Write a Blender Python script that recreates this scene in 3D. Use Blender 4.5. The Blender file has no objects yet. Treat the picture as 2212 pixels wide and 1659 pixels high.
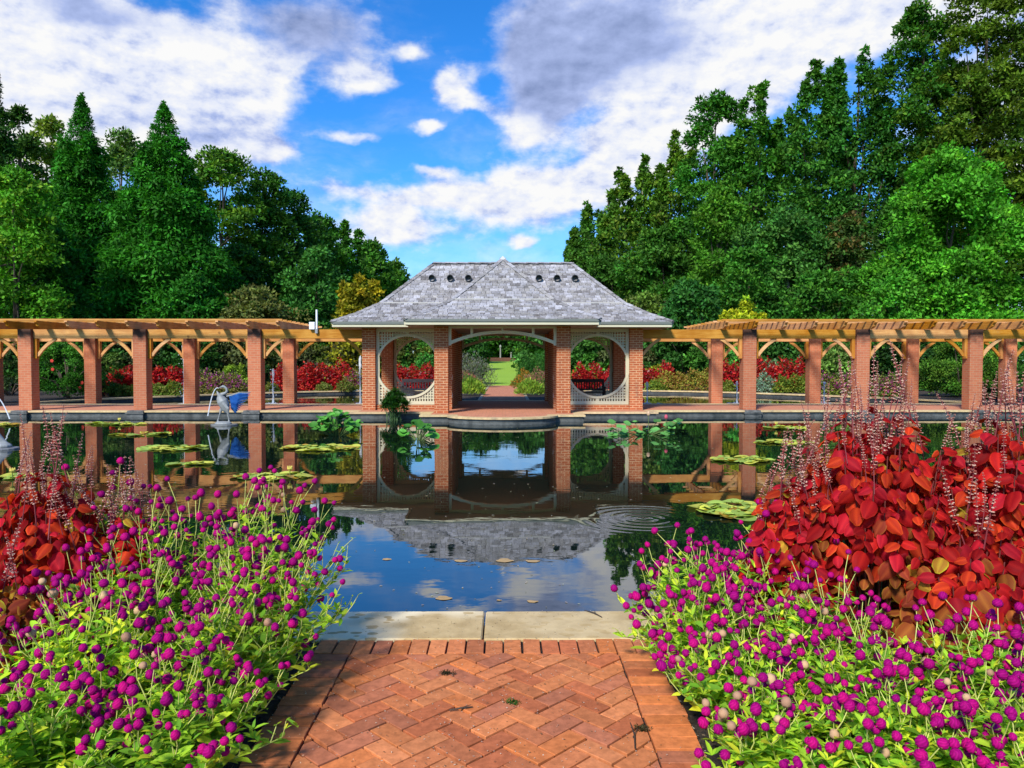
import bpy, math, random
import numpy as np
from mathutils import Vector, Matrix

SC = bpy.context.scene
COL = SC.collection
R = math.radians

# ------------------------------------------------------------------ camera
CAM = Vector((0.12, 0.0, 1.577))
FP = 1630.0                                   # focal length in units of a 2212 px wide picture
PITCH, YAW = math.atan(49.5 / FP), math.atan(12.0 / FP)
cd = bpy.data.cameras.new("camera")
cd.sensor_width = 36.0
cd.lens = 36.0 * FP / 2212.0
cd.clip_start, cd.clip_end = 0.05, 3000.0
cam = bpy.data.objects.new("camera", cd)
COL.objects.link(cam)
cam.location = CAM
cam.rotation_euler = (math.pi / 2 - PITCH, 0, -YAW)
SC.camera = cam
CROT = cam.rotation_euler.to_matrix()

# ------------------------------------------------------------------ render / exposure
SC.view_settings.view_transform = 'Standard'
SC.view_settings.look = 'None'
SC.view_settings.exposure = 1.15
SC.view_settings.gamma = 1.0
SC.cycles.max_bounces = 6
SC.cycles.diffuse_bounces = 3
SC.cycles.glossy_bounces = 3
SC.cycles.transmission_bounces = 3
SC.cycles.transparent_max_bounces = 6
SC.cycles.caustics_reflective = False
SC.cycles.caustics_refractive = False
SC.cycles.use_denoising = True
SC.cycles.sample_clamp_indirect = 6.0


def ray(xp, yp):
    """Direction of the photograph's pixel (2212 x 1659 units)."""
    d = CROT @ Vector(((xp - 1106.0) / FP, (829.5 - yp) / FP, -1.0))
    return d.normalized()


def at(xp, yp, Y):
    d = ray(xp, yp)
    return CAM + d * ((Y - CAM.y) / d.y)


# ------------------------------------------------------------------ sun
SUN_EL, SUN_AZ = R(40), R(206)                # azimuth clockwise from +Y: behind the camera, to the left
sd = Vector((math.sin(SUN_AZ) * math.cos(SUN_EL), math.cos(SUN_AZ) * math.cos(SUN_EL), math.sin(SUN_EL)))
sl = bpy.data.lights.new("sun", 'SUN')
sl.energy = 2.5
sl.angle = R(9.0)
sl.color = (1.0, 0.95, 0.86)
sun = bpy.data.objects.new("sun", sl)
COL.objects.link(sun)
sun.rotation_euler = sd.to_track_quat('Z', 'Y').to_euler()
sun.location = (-20, -30, 40)

# ------------------------------------------------------------------ world: Nishita sky with clouds by direction
W = bpy.data.worlds.new("World")
SC.world = W
W.use_nodes = True
nt = W.node_tree
nt.nodes.clear()


def N(tree, typ, **kw):
    n = tree.nodes.new(typ)
    for k, v in kw.items():
        setattr(n, k, v)
    return n


def M(tree, op, a, b=None, c=None, clamp=False):
    n = tree.nodes.new('ShaderNodeMath')
    n.operation = op
    n.use_clamp = clamp
    for i, v in enumerate((a, b, c)):
        if v is None:
            continue
        if isinstance(v, (int, float)):
            n.inputs[i].default_value = v
        else:
            tree.links.new(v, n.inputs[i])
    return n.outputs[0]


def VM(tree, op, a, b=None, c=None):
    n = tree.nodes.new('ShaderNodeVectorMath')
    n.operation = op
    for i, v in enumerate((a, b, c)):
        if v is None:
            continue
        if isinstance(v, (tuple, list)):
            n.inputs[i].default_value = v
        else:
            tree.links.new(v, n.inputs[i])
    return n.outputs['Value'] if op in ('DOT_PRODUCT', 'LENGTH') else n.outputs['Vector']


def MIX(tree, fac, a, b, blend='MIX'):
    n = tree.nodes.new('ShaderNodeMix')
    n.data_type = 'RGBA'
    n.blend_type = blend
    n.clamp_factor = True
    for sock, v in ((n.inputs[0], fac), (n.inputs[6], a), (n.inputs[7], b)):
        if isinstance(v, (int, float)):
            sock.default_value = v
        elif isinstance(v, (tuple, list)):
            sock.default_value = tuple(v) + ((1,) if len(v) == 3 else ())
        else:
            tree.links.new(v, sock)
    return n.outputs[2]


def SMOOTH(tree, v, lo, hi, a=0.0, b=1.0):
    n = tree.nodes.new('ShaderNodeMapRange')
    n.interpolation_type = 'SMOOTHSTEP'
    tree.links.new(v, n.inputs[0])
    n.inputs[1].default_value, n.inputs[2].default_value = lo, hi
    n.inputs[3].default_value, n.inputs[4].default_value = a, b
    return n.outputs[0]


def NOISE(tree, vec, scale, detail=4, rough=0.55, dim='3D', dist=0.0):
    n = tree.nodes.new('ShaderNodeTexNoise')
    n.noise_dimensions = dim
    n.inputs['Scale'].default_value = scale
    n.inputs['Detail'].default_value = detail
    n.inputs['Roughness'].default_value = rough
    n.inputs['Distortion'].default_value = dist
    if vec is not None:
        tree.links.new(vec, n.inputs['Vector'])
    return n


def build_world():
    tc = N(nt, 'ShaderNodeTexCoord')
    sep = N(nt, 'ShaderNodeSeparateXYZ')
    nt.links.new(tc.outputs['Generated'], sep.inputs[0])
    az = M(nt, 'ARCTAN2', sep.outputs[0], sep.outputs[1])
    el = M(nt, 'ARCSINE', sep.outputs[2])
    cb = N(nt, 'ShaderNodeCombineXYZ')
    nt.links.new(az, cb.inputs[0])
    nt.links.new(el, cb.inputs[1])
    p0 = cb.outputs[0]
    warp = NOISE(nt, VM(nt, 'MULTIPLY', p0, (1, 1.3, 1)), 5.5, 5, 0.6)
    p = VM(nt, 'MULTIPLY_ADD', VM(nt, 'SUBTRACT', warp.outputs['Color'], (0.5, 0.5, 0.5)), (0.11, 0.075, 0.0), p0)

    def blobs(lst):
        acc = 0.0
        for (x, y, rx, ry, w) in lst:
            d = ray(x, y)
            a, e = math.atan2(d.x, d.y), math.asin(d.z)
            ix, iy = FP / rx * 0.95, FP / ry * 0.95
            q = VM(nt, 'MULTIPLY_ADD', p, (ix, iy, 0), (-a * ix, -e * iy, 0))
            g = M(nt, 'POWER', 0.3679, VM(nt, 'DOT_PRODUCT', q, q))
            acc = M(nt, 'MULTIPLY_ADD', g, w, acc)
        return acc

    white = [(30, 130, 180, 150, 1.5), (300, 140, 190, 75, 1.25), (480, 122, 130, 38, 1.2), (230, 250, 260, 90, 1.3),
             (450, 290, 110, 95, 1.0), (530, 215, 90, 65, 0.7), (1700, 40, 260, 90, 1.5), (1530, 170, 170, 80, 1.4), (1450, 270, 130, 70, 1.3),
             (1330, 355, 150, 42, 1.3), (1090, 400, 190, 36, 1.3), (930, 428, 150, 17, 1.0), (1180, 445, 230, 46, 1.1),
             (970, 195, 40, 40, 1.45), (1015, 240, 60, 24, 1.15), (1130, 290, 60, 32, 1.35), (585, 320, 36, 19, 1.4),
             (800, 165, 55, 34, 1.15), (915, 284, 34, 14, 1.4), (1300, 290, 60, 28, 1.2), (845, 480, 60, 30, 1.25),
             (1135, 535, 32, 17, 1.4), (770, 287, 80, 16, 0.95), (690, 410, 110, 34, 0.75), (960, 505, 230, 46, 0.8),
             (760, 520, 130, 60, 0.75), (2000, 10, 160, 50, 1.0), (890, 100, 36, 20, 1.0),
             (930, 365, 44, 14, 1.05), (2300, 250, 300, 250, 0.8),
             (-500, 200, 400, 300, 1.2), (2900, 200, 400, 300, 1.0)]
    dark = [(170, 2, 110, 28, 1.4), (620, 20, 190, 55, 1.0), (710, 100, 120, 65, 0.85), (1300, 70, 215, 100, 1.6),
            (1165, 120, 85, 110, 1.0), (1175, 225, 80, 55, 0.7), (400, 60, 80, 30, 0.35)]
    wsum, dsum = blobs(white), blobs(dark)
    nv = VM(nt, 'MULTIPLY', p0, (1.0, 1.7, 1.0))
    n1 = NOISE(nt, nv, 15.0, 9, 0.60)
    n2 = NOISE(nt, VM(nt, 'ADD', nv, (0.008, -0.018, 0.0)), 15.0, 9, 0.60)
    nlow = NOISE(nt, nv, 4.0, 3, 0.5)
    tot = M(nt, 'ADD', wsum, dsum)
    dens = M(nt, 'ADD', tot, M(nt, 'MULTIPLY_ADD', n1.outputs[0], 1.75, -0.875))
    alpha = SMOOTH(nt, dens, 0.42, 1.38)
    # thin high veil, streaked sideways, thicker towards the horizon
    nveil = NOISE(nt, VM(nt, 'MULTIPLY', p, (1.0, 2.6, 1.0)), 5.0, 6, 0.6)
    veil = M(nt, 'MULTIPLY', SMOOTH(nt, nveil.outputs[0], 0.42, 0.75), SMOOTH(nt, el, 0.05, 0.42, 0.50, 0.15))
    veil = M(nt, 'ADD', veil, SMOOTH(nt, el, 0.02, 0.24, 0.34, 0.0))
    alpha = M(nt, 'MAXIMUM', alpha, veil)
    alpha = M(nt, 'MULTIPLY', alpha, SMOOTH(nt, el, -0.02, 0.03))
    relief = M(nt, 'SUBTRACT', n1.outputs[0], n2.outputs[0])
    relief = M(nt, 'MULTIPLY', relief, SMOOTH(nt, dsum, 0.2, 1.0, 1.0, 0.35))
    lum = M(nt, 'MULTIPLY_ADD', relief, 1.9, 0.71)
    lum = M(nt, 'ADD', lum, M(nt, 'MULTIPLY_ADD', nlow.outputs[0], 0.55, -0.275))
    lum = M(nt, 'ADD', lum, M(nt, 'MULTIPLY', SMOOTH(nt, dens, 0.5, 1.9), 0.20))
    lav = blobs([(330, 255, 210, 60, .14), (500, 290, 110, 70, .20), (120, 230, 120, 50, .08), (650, 60, 160, 70, .10), (1620, 190, 110, 40, .14), (1180, 470, 200, 26, .16), (1500, 60, 120, 60, .10), (180, 70, 120, 30, .1)])
    lum = M(nt, 'SUBTRACT', lum, lav)
    lum = M(nt, 'SUBTRACT', lum, M(nt, 'MULTIPLY', SMOOTH(nt, dsum, 0.15, 1.7), 0.62), clamp=True)
    ccol = N(nt, 'ShaderNodeValToRGB')
    cr = ccol.color_ramp
    cr.elements[0].position, cr.elements[0].color = 0.0, (0.16, 0.23, 0.45, 1)
    cr.elements[1].position, cr.elements[1].color = 1.0, (1.0, 1.0, 1.0, 1)
    e = cr.elements.new(0.42); e.color = (0.44, 0.54, 0.88, 1)
    e = cr.elements.new(0.72); e.color = (0.80, 0.85, 1.0, 1)
    nt.links.new(lum, ccol.inputs[0])
    cloud = MIX(nt, 1.0, ccol.outputs[0], (4.35, 4.35, 4.35), 'MULTIPLY')
    sky = N(nt, 'ShaderNodeTexSky', sky_type='NISHITA')
    sky.sun_disc = False
    sky.sun_elevation = SUN_EL
    sky.sun_rotation = SUN_AZ
    sky.air_density, sky.dust_density, sky.ozone_density = 1.0, 0.6, 3.0
    hs = N(nt, 'ShaderNodeHueSaturation')
    hs.inputs['Saturation'].default_value = 1.35
    hs.inputs['Value'].default_value = 0.9
    nt.links.new(sky.outputs[0], hs.inputs['Color'])
    tint = MIX(nt, 1.0, hs.outputs[0], (0.50, 0.84, 1.10), 'MULTIPLY')
    out = MIX(nt, alpha, tint, cloud)
    bg = N(nt, 'ShaderNodeBackground')
    bg.inputs['Strength'].default_value = 0.10
    nt.links.new(out, bg.inputs['Color'])
    wo = N(nt, 'ShaderNodeOutputWorld')
    nt.links.new(bg.outputs[0], wo.inputs['Surface'])


build_world()

# ------------------------------------------------------------------ naming helpers


def tag(o, label=None, cat=None, group=None, kind=None):
    if label: o['label'] = label
    if cat: o['category'] = cat
    if group: o['group'] = group
    if kind: o['kind'] = kind
    return o


def thing(name, label, cat, loc=(0, 0, 0), group=None, rz=0.0):
    o = bpy.data.objects.new(name, None)
    o.empty_display_size = 0.1
    COL.objects.link(o)
    o.location = loc
    o.rotation_euler = (0, 0, rz)
    return tag(o, label, cat, group)


def link_mesh(name, me, parent=None, world=False):
    o = bpy.data.objects.new(name, me)
    COL.objects.link(o)
    if parent is not None:
        o.parent = parent
        if world:
            L = Vector(parent.location)
            if parent.parent is not None:
                L = Vector((0, 0, 0))
            o.matrix_parent_inverse = Matrix.Translation(-L)
    return o


def copy_tree(root, loc, rz=0.0, label=None, group=None):
    c = root.copy()
    COL.objects.link(c)
    c.location = loc
    c.rotation_euler = (0, 0, rz)
    if label: c['label'] = label
    if group: c['group'] = group
    def rec(src, dst):
        for ch in src.children:
            k = ch.copy()
            COL.objects.link(k)
            k.parent = dst
            rec(ch, k)
    rec(root, c)
    return c


# ------------------------------------------------------------------ mesh builder (lists)
class MB:
    def __init__(self):
        self.v, self.f, self.c = [], [], []

    def add(self, verts, faces, col=(1, 1, 1)):
        o = len(self.v)
        self.v += [tuple(p) for p in verts]
        self.f += [[i + o for i in f] for f in faces]
        self.c += [tuple(col)] * len(verts)
        return self

    def box(self, x0, x1, y0, y1, z0, z1, col=(1, 1, 1)):
        v = [(x0, y0, z0), (x1, y0, z0), (x1, y1, z0), (x0, y1, z0), (x0, y0, z1), (x1, y0, z1), (x1, y1, z1), (x0, y1, z1)]
        return self.add(v, [[0, 3, 2, 1], [4, 5, 6, 7], [0, 1, 5, 4], [1, 2, 6, 5], [2, 3, 7, 6], [3, 0, 4, 7]], col)

    def bar(self, p, q, w, h, up=(0, 0, 1), col=(1, 1, 1)):
        p, q, up = Vector(p), Vector(q), Vector(up)
        d = (q - p).normalized()
        s = d.cross(up).normalized()
        u = s.cross(d).normalized()
        v = []
        for c in (p, q):
            for a, b in ((-1, -1), (1, -1), (1, 1), (-1, 1)):
                v.append(c + s * (a * w / 2) + u * (b * h / 2))
        return self.add(v, [[0, 1, 2, 3], [7, 6, 5, 4], [0, 4, 5, 1], [1, 5, 6, 2], [2, 6, 7, 3], [3, 7, 4, 0]], col)

    def prism(self, poly, fn, t0, t1, col=(1, 1, 1)):
        """poly: 2-D points; fn(a, b, t) -> 3-D; extruded from t0 to t1."""
        n = len(poly)
        v = [fn(a, b, t0) for a, b in poly] + [fn(a, b, t1) for a, b in poly]
        f = [list(range(n))[::-1], list(range(n, 2 * n))]
        f += [[i, (i + 1) % n, n + (i + 1) % n, n + i] for i in range(n)]
        return self.add(v, f, col)

    def tube(self, pts, rad, n=8, col=(1, 1, 1), cap=True, flat=1.0):
        pts = [Vector(p) for p in pts]
        m = len(pts)
        if not isinstance(rad, (list, tuple)):
            rad = [rad] * m
        vs, prev = [], None
        for i in range(m):
            d = (pts[min(i + 1, m - 1)] - pts[max(i - 1, 0)])
            d = d.normalized() if d.length > 1e-9 else Vector((0, 0, 1))
            if prev is None:
                a = Vector((1, 0, 0)) if abs(d.x) < 0.9 else Vector((0, 1, 0))
                s = (a - d * a.dot(d)).normalized()
            else:
                s = (prev - d * prev.dot(d)).normalized()
            prev = s
            u = d.cross(s)
            for k in range(n):
                t = 2 * math.pi * k / n
                vs.append(pts[i] + s * (math.cos(t) * rad[i]) + u * (math.sin(t) * rad[i] * flat))
        f = []
        for i in range(m - 1):
            for k in range(n):
                f.append([i * n + k, i * n + (k + 1) % n, (i + 1) * n + (k + 1) % n, (i + 1) * n + k])
        if cap:
            f.append(list(range(n))[::-1])
            f.append([(m - 1) * n + k for k in range(n)])
        return self.add(vs, f, col)

    def lathe(self, prof, n=16, center=(0, 0, 0), col=(1, 1, 1)):
        cx, cy, cz = center
        vs = [(cx + r * math.cos(2 * math.pi * k / n), cy + r * math.sin(2 * math.pi * k / n), cz + z) for r, z in prof for k in range(n)]
        f = []
        for i in range(len(prof) - 1):
            for k in range(n):
                f.append([i * n + k, i * n + (k + 1) % n, (i + 1) * n + (k + 1) % n, (i + 1) * n + k])
        f.append(list(range(n))[::-1])
        f.append([(len(prof) - 1) * n + k for k in range(n)])
        return self.add(vs, f, col)

    def ball(self, c, r, n=8, m=5, col=(1, 1, 1), sq=(1, 1, 1)):
        c = Vector(c)
        vs = [c + Vector((0, 0, -r * sq[2]))]
        for i in range(1, m):
            t = math.pi * i / m
            for k in range(n):
                a = 2 * math.pi * k / n
                vs.append(c + Vector((r * sq[0] * math.sin(t) * math.cos(a), r * sq[1] * math.sin(t) * math.sin(a), -r * sq[2] * math.cos(t))))
        vs.append(c + Vector((0, 0, r * sq[2])))
        f = [[0, 1 + (k + 1) % n, 1 + k] for k in range(n)]
        for i in range(m - 2):
            for k in range(n):
                a, b = 1 + i * n + k, 1 + i * n + (k + 1) % n
                f.append([a, b, b + n, a + n])
        L = len(vs) - 1
        f += [[L, 1 + (m - 2) * n + k, 1 + (m - 2) * n + (k + 1) % n] for k in range(n)]
        return self.add(vs, f, col)

    def mesh(self, name, mat, smooth=False):
        me = bpy.data.meshes.new(name)
        me.from_pydata(self.v, [], self.f)
        me.update()
        at_ = me.attributes.new('Col', 'FLOAT_COLOR', 'POINT')
        at_.data.foreach_set('color', np.array([(*c, 1.0) for c in self.c], dtype=np.float32).ravel())
        # box-projected UVs in metres
        uv = me.uv_layers.new(name='UVMap')
        nl = len(me.loops)
        vi = np.zeros(nl, dtype=np.int32); me.loops.foreach_get('vertex_index', vi)
        co = np.array(self.v, dtype=np.float32)[vi]
        nor = np.zeros(len(me.polygons) * 3, dtype=np.float32); me.polygons.foreach_get('normal', nor)
        tot = np.zeros(len(me.polygons), dtype=np.int32); me.polygons.foreach_get('loop_total', tot)
        ln = np.abs(np.repeat(nor.reshape(-1, 3), tot, axis=0))
        ax = np.argmax(ln, axis=1)
        out = np.empty((nl, 2), dtype=np.float32)
        out[:, 0] = np.where(ax == 0, co[:, 1], co[:, 0])
        out[:, 1] = np.where(ax == 2, co[:, 1], co[:, 2])
        uv.data.foreach_set('uv', out.ravel())
        if smooth:
            me.polygons.foreach_set('use_smooth', np.ones(len(me.polygons), dtype=bool))
        if mat is not None:
            me.materials.append(mat)
        return me

    def build(self, name, mat, parent=None, world=True, smooth=False, bevel=0.0):
        o = link_mesh(name, self.mesh(name, mat, smooth), parent, world)
        if bevel:
            b = o.modifiers.new('bevel', 'BEVEL')
            b.width = bevel
            b.segments = 1
            b.limit_method = 'ANGLE'
        return o


# ------------------------------------------------------------------ leaf meshes (numpy)
SHAPES = {
    'diamond': ([(0, 0, 0), (.45, .5, .10), (1, 0, 0), (.45, -.5, .10)], [[0, 1, 2, 3]]),
    'leaf': ([(0, 0, 0), (.32, .40, .13), (.32, 0, 0), (.32, -.40, .13), (.70, .30, .08), (.70, 0, -.03), (.70, -.30, .08), (1, 0, -.16)],
             [[0, 2, 1], [0, 3, 2], [1, 2, 5, 4], [2, 3, 6, 5], [4, 5, 7], [5, 6, 7]]),
}


def heart_shape():
    """broad leaf with a scalloped, down-curled margin, a folded midrib and a drooping tip"""
    rows = [(-.04, .30), (.10, .44), (.32, .50), (.56, .42), (.78, .26), (.92, .12)]
    across = [-1, -.84, -.42, 0, .42, .84, 1]
    T, F, col = [], [], []
    for i, (t, w) in enumerate(rows):
        for a in across:
            rim = abs(a) == 1
            tt = t + (.05 if rim and i % 2 else 0) - (.06 * abs(a) if i == 0 else 0)
            ww = w * a * (1.07 if rim and i % 2 else 1.0)
            hgt = .10 * abs(a) - .20 * a * a - (.05 if rim else 0) - .24 * t * t + (.03 if i % 2 else -.02) * (abs(a) > .3)
            T.append((tt, ww, hgt))
            col.append((1.35, 2.6, 1.5) if rim else ((1.22, 1.5, 1.2) if a == 0 else ((.86, .8, .9) if abs(a) < .5 else (1, 1, 1))))
    for i in range(len(rows) - 1):
        for j in range(6):
            F.append([i * 7 + j, i * 7 + j + 1, (i + 1) * 7 + j + 1, (i + 1) * 7 + j])
    T.append((1.0, 0, -.30)); col.append((1.2, 2.0, 1.3))
    k, q = len(T) - 1, (len(rows) - 1) * 7
    F += [[q + j, q + j + 1, k] for j in range(6)]
    return T, F, col


_h = heart_shape()
SHAPES['heart'] = (_h[0], _h[1])
HEARTCOL = np.array(_h[2])


def unit(a):
    return a / np.maximum(np.linalg.norm(a, axis=1, keepdims=True), 1e-9)


def leaf_arrays(P, D, Nn, L, Wd, C, shape):
    T, F = SHAPES[shape]
    T = np.array(T)
    D = unit(D)
    S = unit(np.cross(Nn, D))
    U = np.cross(D, S)
    k = len(T)
    L = np.broadcast_to(np.asarray(L, float), (len(P),))
    Wd = np.broadcast_to(np.asarray(Wd, float), (len(P),))
    mul = HEARTCOL if shape == 'heart' else np.ones((len(T), 3))
    V = (P[:, None, :] + D[:, None, :] * (T[None, :, 0, None] * L[:, None, None])
         + S[:, None, :] * (T[None, :, 1, None] * Wd[:, None, None]) + U[:, None, :] * (T[None, :, 2, None] * Wd[:, None, None]))
    idx = np.concatenate([np.array(f) for f in F])
    tot = np.array([len(f) for f in F])
    loops = (np.arange(len(P))[:, None] * k + idx[None, :]).ravel()
    return V.reshape(-1, 3), loops, np.tile(tot, len(P)), (C[:, None, :] * mul[None, :, :]).reshape(-1, 3)


def mesh_from(name, parts, mat, smooth=False):
    vs, ls, ts, cs, off = [], [], [], [], 0
    for V, l, t, c in parts:
        vs.append(V); ls.append(l + off); ts.append(t); cs.append(c); off += len(V)
    V = np.concatenate(vs).astype(np.float32); l = np.concatenate(ls).astype(np.int32)
    t = np.concatenate(ts).astype(np.int32); c = np.concatenate(cs).astype(np.float32)
    me = bpy.data.meshes.new(name)
    me.vertices.add(len(V)); me.vertices.foreach_set('co', V.ravel())
    me.loops.add(len(l)); me.loops.foreach_set('vertex_index', l)
    me.polygons.add(len(t))
    me.polygons.foreach_set('loop_start', np.concatenate([[0], np.cumsum(t)[:-1]]).astype(np.int32))
    me.update(calc_edges=True)
    a = me.attributes.new('Col', 'FLOAT_COLOR', 'POINT')
    a.data.foreach_set('color', np.concatenate([c, np.ones((len(c), 1), np.float32)], axis=1).ravel())
    if smooth:
        me.polygons.foreach_set('use_smooth', np.ones(len(t), dtype=bool))
    me.materials.append(mat)
    return me


def mb_arrays(mb):
    V = np.array(mb.v)
    l = np.concatenate([np.array(f) for f in mb.f])
    t = np.array([len(f) for f in mb.f])
    return V, l, t, np.array(mb.c)


# ------------------------------------------------------------------ materials
def mat_new(name):
    m = bpy.data.materials.new(name)
    m.use_nodes = True
    t = m.node_tree
    b = t.nodes['Principled BSDF']
    return m, t, b


def bump(t, b, height, strength=0.3, dist=0.01):
    n = t.nodes.new('ShaderNodeBump')
    n.inputs['Strength'].default_value = strength
    n.inputs['Distance'].default_value = dist
    t.links.new(height, n.inputs['Height'])
    t.links.new(n.outputs[0], b.inputs['Normal'])


def plain(name, col, rough=0.6, var=0.18, scale=6.0, metal=0.0, bmp=0.0):
    m, t, b = mat_new(name)
    tc = N(t, 'ShaderNodeTexCoord')
    n = NOISE(t, tc.outputs['Object'], scale, 6, 0.6)
    c0 = tuple(x * (1 - var) for x in col)
    c1 = tuple(min(1, x * (1 + var)) for x in col)
    t.links.new(MIX(t, n.outputs[0], c0, c1), b.inputs['Base Color'])
    b.inputs['Roughness'].default_value = rough
    b.inputs['Metallic'].default_value = metal
    if bmp:
        bump(t, b, n.outputs[0], bmp)
    return m


def foliage_mat(name, trans=0.3, rough=0.5, spec=0.3):
    m, t, b = mat_new(name)
    a = N(t, 'ShaderNodeAttribute', attribute_name='Col')
    t.links.new(a.outputs['Color'], b.inputs['Base Color'])
    b.inputs['Roughness'].default_value = rough
    b.inputs['Specular IOR Level'].default_value = spec
    tr = N(t, 'ShaderNodeBsdfTranslucent')
    t.links.new(MIX(t, 1.0, a.outputs['Color'], (1.3, 1.35, 0.5), 'MULTIPLY'), tr.inputs['Color'])
    mx = N(t, 'ShaderNodeMixShader')
    mx.inputs[0].default_value = trans
    t.links.new(b.outputs[0], mx.inputs[1])
    t.links.new(tr.outputs[0], mx.inputs[2])
    t.links.new(mx.outputs[0], t.nodes['Material Output'].inputs['Surface'])
    return m


def attr_mat(name, rough=0.7, noise=0.25, scale=20.0, bmp=0.2, spec=0.3, dirt=None, dist=0.01):
    """Surface coloured per piece (attribute) and broken up by noise."""
    m, t, b = mat_new(name)
    a = N(t, 'ShaderNodeAttribute', attribute_name='Col')
    tc = N(t, 'ShaderNodeTexCoord')
    n = NOISE(t, tc.outputs['Object'], scale, 8, 0.65)
    f = SMOOTH(t, n.outputs[0], 0.3, 0.7, 1 - noise, 1 + noise)
    g = N(t, 'ShaderNodeCombineXYZ')
    for i in range(3):
        t.links.new(f, g.inputs[i])
    c = MIX(t, 1.0, a.outputs['Color'], g.outputs[0], 'MULTIPLY')
    if dirt:
        n2 = NOISE(t, tc.outputs['Object'], dirt[1], 7, 0.7)
        c = MIX(t, SMOOTH(t, n2.outputs[0], dirt[2], dirt[3]), c, dirt[0])
    t.links.new(c, b.inputs['Base Color'])
    b.inputs['Roughness'].default_value = rough
    b.inputs['Specular IOR Level'].default_value = spec
    if bmp:
        bump(t, b, n.outputs[0], bmp, dist)
    return m


def brick_mat(name, c1, c2, mortar, bw=0.2, rh=0.067, ms=0.008, stain=None, patch=None, off=0.5):
    m, t, b = mat_new(name)
    uv = N(t, 'ShaderNodeTexCoord')
    br = N(t, 'ShaderNodeTexBrick', offset=off)
    t.links.new(uv.outputs['UV'], br.inputs['Vector'])
    br.inputs['Color1'].default_value = (*c1, 1)
    br.inputs['Color2'].default_value = (*c2, 1)
    br.inputs['Mortar'].default_value = (*mortar, 1)
    br.inputs['Scale'].default_value = 1.0
    br.inputs['Mortar Size'].default_value = ms
    br.inputs['Mortar Smooth'].default_value = 0.1
    br.inputs['Bias'].default_value = 0.0
    br.inputs['Brick Width'].default_value = bw
    br.inputs['Row Height'].default_value = rh
    n = NOISE(t, uv.outputs['Object'], 3.0, 7, 0.65)
    c = MIX(t, SMOOTH(t, n.outputs[0], 0.35, 0.75, 0.0, 0.45), br.outputs[0], patch or tuple(x * 0.55 for x in c1))
    if stain:
        sep = N(t, 'ShaderNodeSeparateXYZ')
        t.links.new(uv.outputs['Object'], sep.inputs[0])
        n2 = NOISE(t, uv.outputs['Object'], 5.0, 6, 0.7)
        h = M(t, 'MULTIPLY_ADD', n2.outputs[0], 0.7, sep.outputs[2])
        c = MIX(t, SMOOTH(t, h, stain[0], stain[1], 0, 0.88), c, (0.03, 0.024, 0.022))
    oi = N(t, 'ShaderNodeObjectInfo')
    hs = N(t, 'ShaderNodeHueSaturation')
    t.links.new(c, hs.inputs['Color'])
    t.links.new(M(t, 'MULTIPLY_ADD', oi.outputs['Random'], 0.24, 0.88), hs.inputs['Value'])
    n3 = NOISE(t, VM(t, 'MULTIPLY', uv.outputs['Object'], (6.0, 6.0, 0.7)), 1.0, 5, 0.65)
    c = MIX(t, SMOOTH(t, n3.outputs[0], 0.54, 0.80, 0, 0.45), hs.outputs[0], (0.16, 0.095, 0.07))
    t.links.new(c, b.inputs['Base Color'])
    b.inputs['Roughness'].default_value = 0.9
    b.inputs['Specular IOR Level'].default_value = 0.1
    bump(t, b, br.outputs['Fac'], -0.5, 0.006)
    return m


def wood_mat(name, c1, c2, axis=0, rough=0.6):
    m, t, b = mat_new(name)
    tc = N(t, 'ShaderNodeTexCoord')
    sc = [14.0, 14.0, 14.0]
    sc[axis] = 0.9
    n = NOISE(t, VM(t, 'MULTIPLY', tc.outputs['Object'], tuple(sc)), 2.2, 6, 0.6, dist=0.6)
    k = NOISE(t, tc.outputs['Object'], 2.4, 3, 0.5)
    f = M(t, 'MULTIPLY_ADD', k.outputs[0], 0.7, M(t, 'MULTIPLY_ADD', n.outputs[0], 1.0, -0.35))
    c = MIX(t, SMOOTH(t, f, 0.25, 0.85), c1, c2)
    kn = N(t, 'ShaderNodeTexVoronoi')
    kn.inputs['Scale'].default_value = 1.7
    t.links.new(tc.outputs['Object'], kn.inputs['Vector'])
    c = MIX(t, SMOOTH(t, kn.outputs['Distance'], 0.05, 0.10, 0.6, 0.0), c, (0.12, 0.045, 0.015))
    oi = N(t, 'ShaderNodeObjectInfo')
    hs = N(t, 'ShaderNodeHueSaturation')
    t.links.new(c, hs.inputs['Color'])
    t.links.new(M(t, 'MULTIPLY_ADD', oi.outputs['Random'], 0.42, 0.76), hs.inputs['Value'])
    t.links.new(M(t, 'MULTIPLY_ADD', oi.outputs['Random'], -0.25, 1.08), hs.inputs['Saturation'])
    gr = NOISE(t, tc.outputs['Object'], 1.3, 5, 0.7)
    c = MIX(t, SMOOTH(t, gr.outputs[0], 0.55, 0.8, 0, 0.35), hs.outputs[0], (0.30, 0.20, 0.12))
    t.links.new(c, b.inputs['Base Color'])
    b.inputs['Roughness'].default_value = rough
    b.inputs['Specular IOR Level'].default_value = 0.15
    bump(t, b, n.outputs[0], 0.15)
    return m


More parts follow.
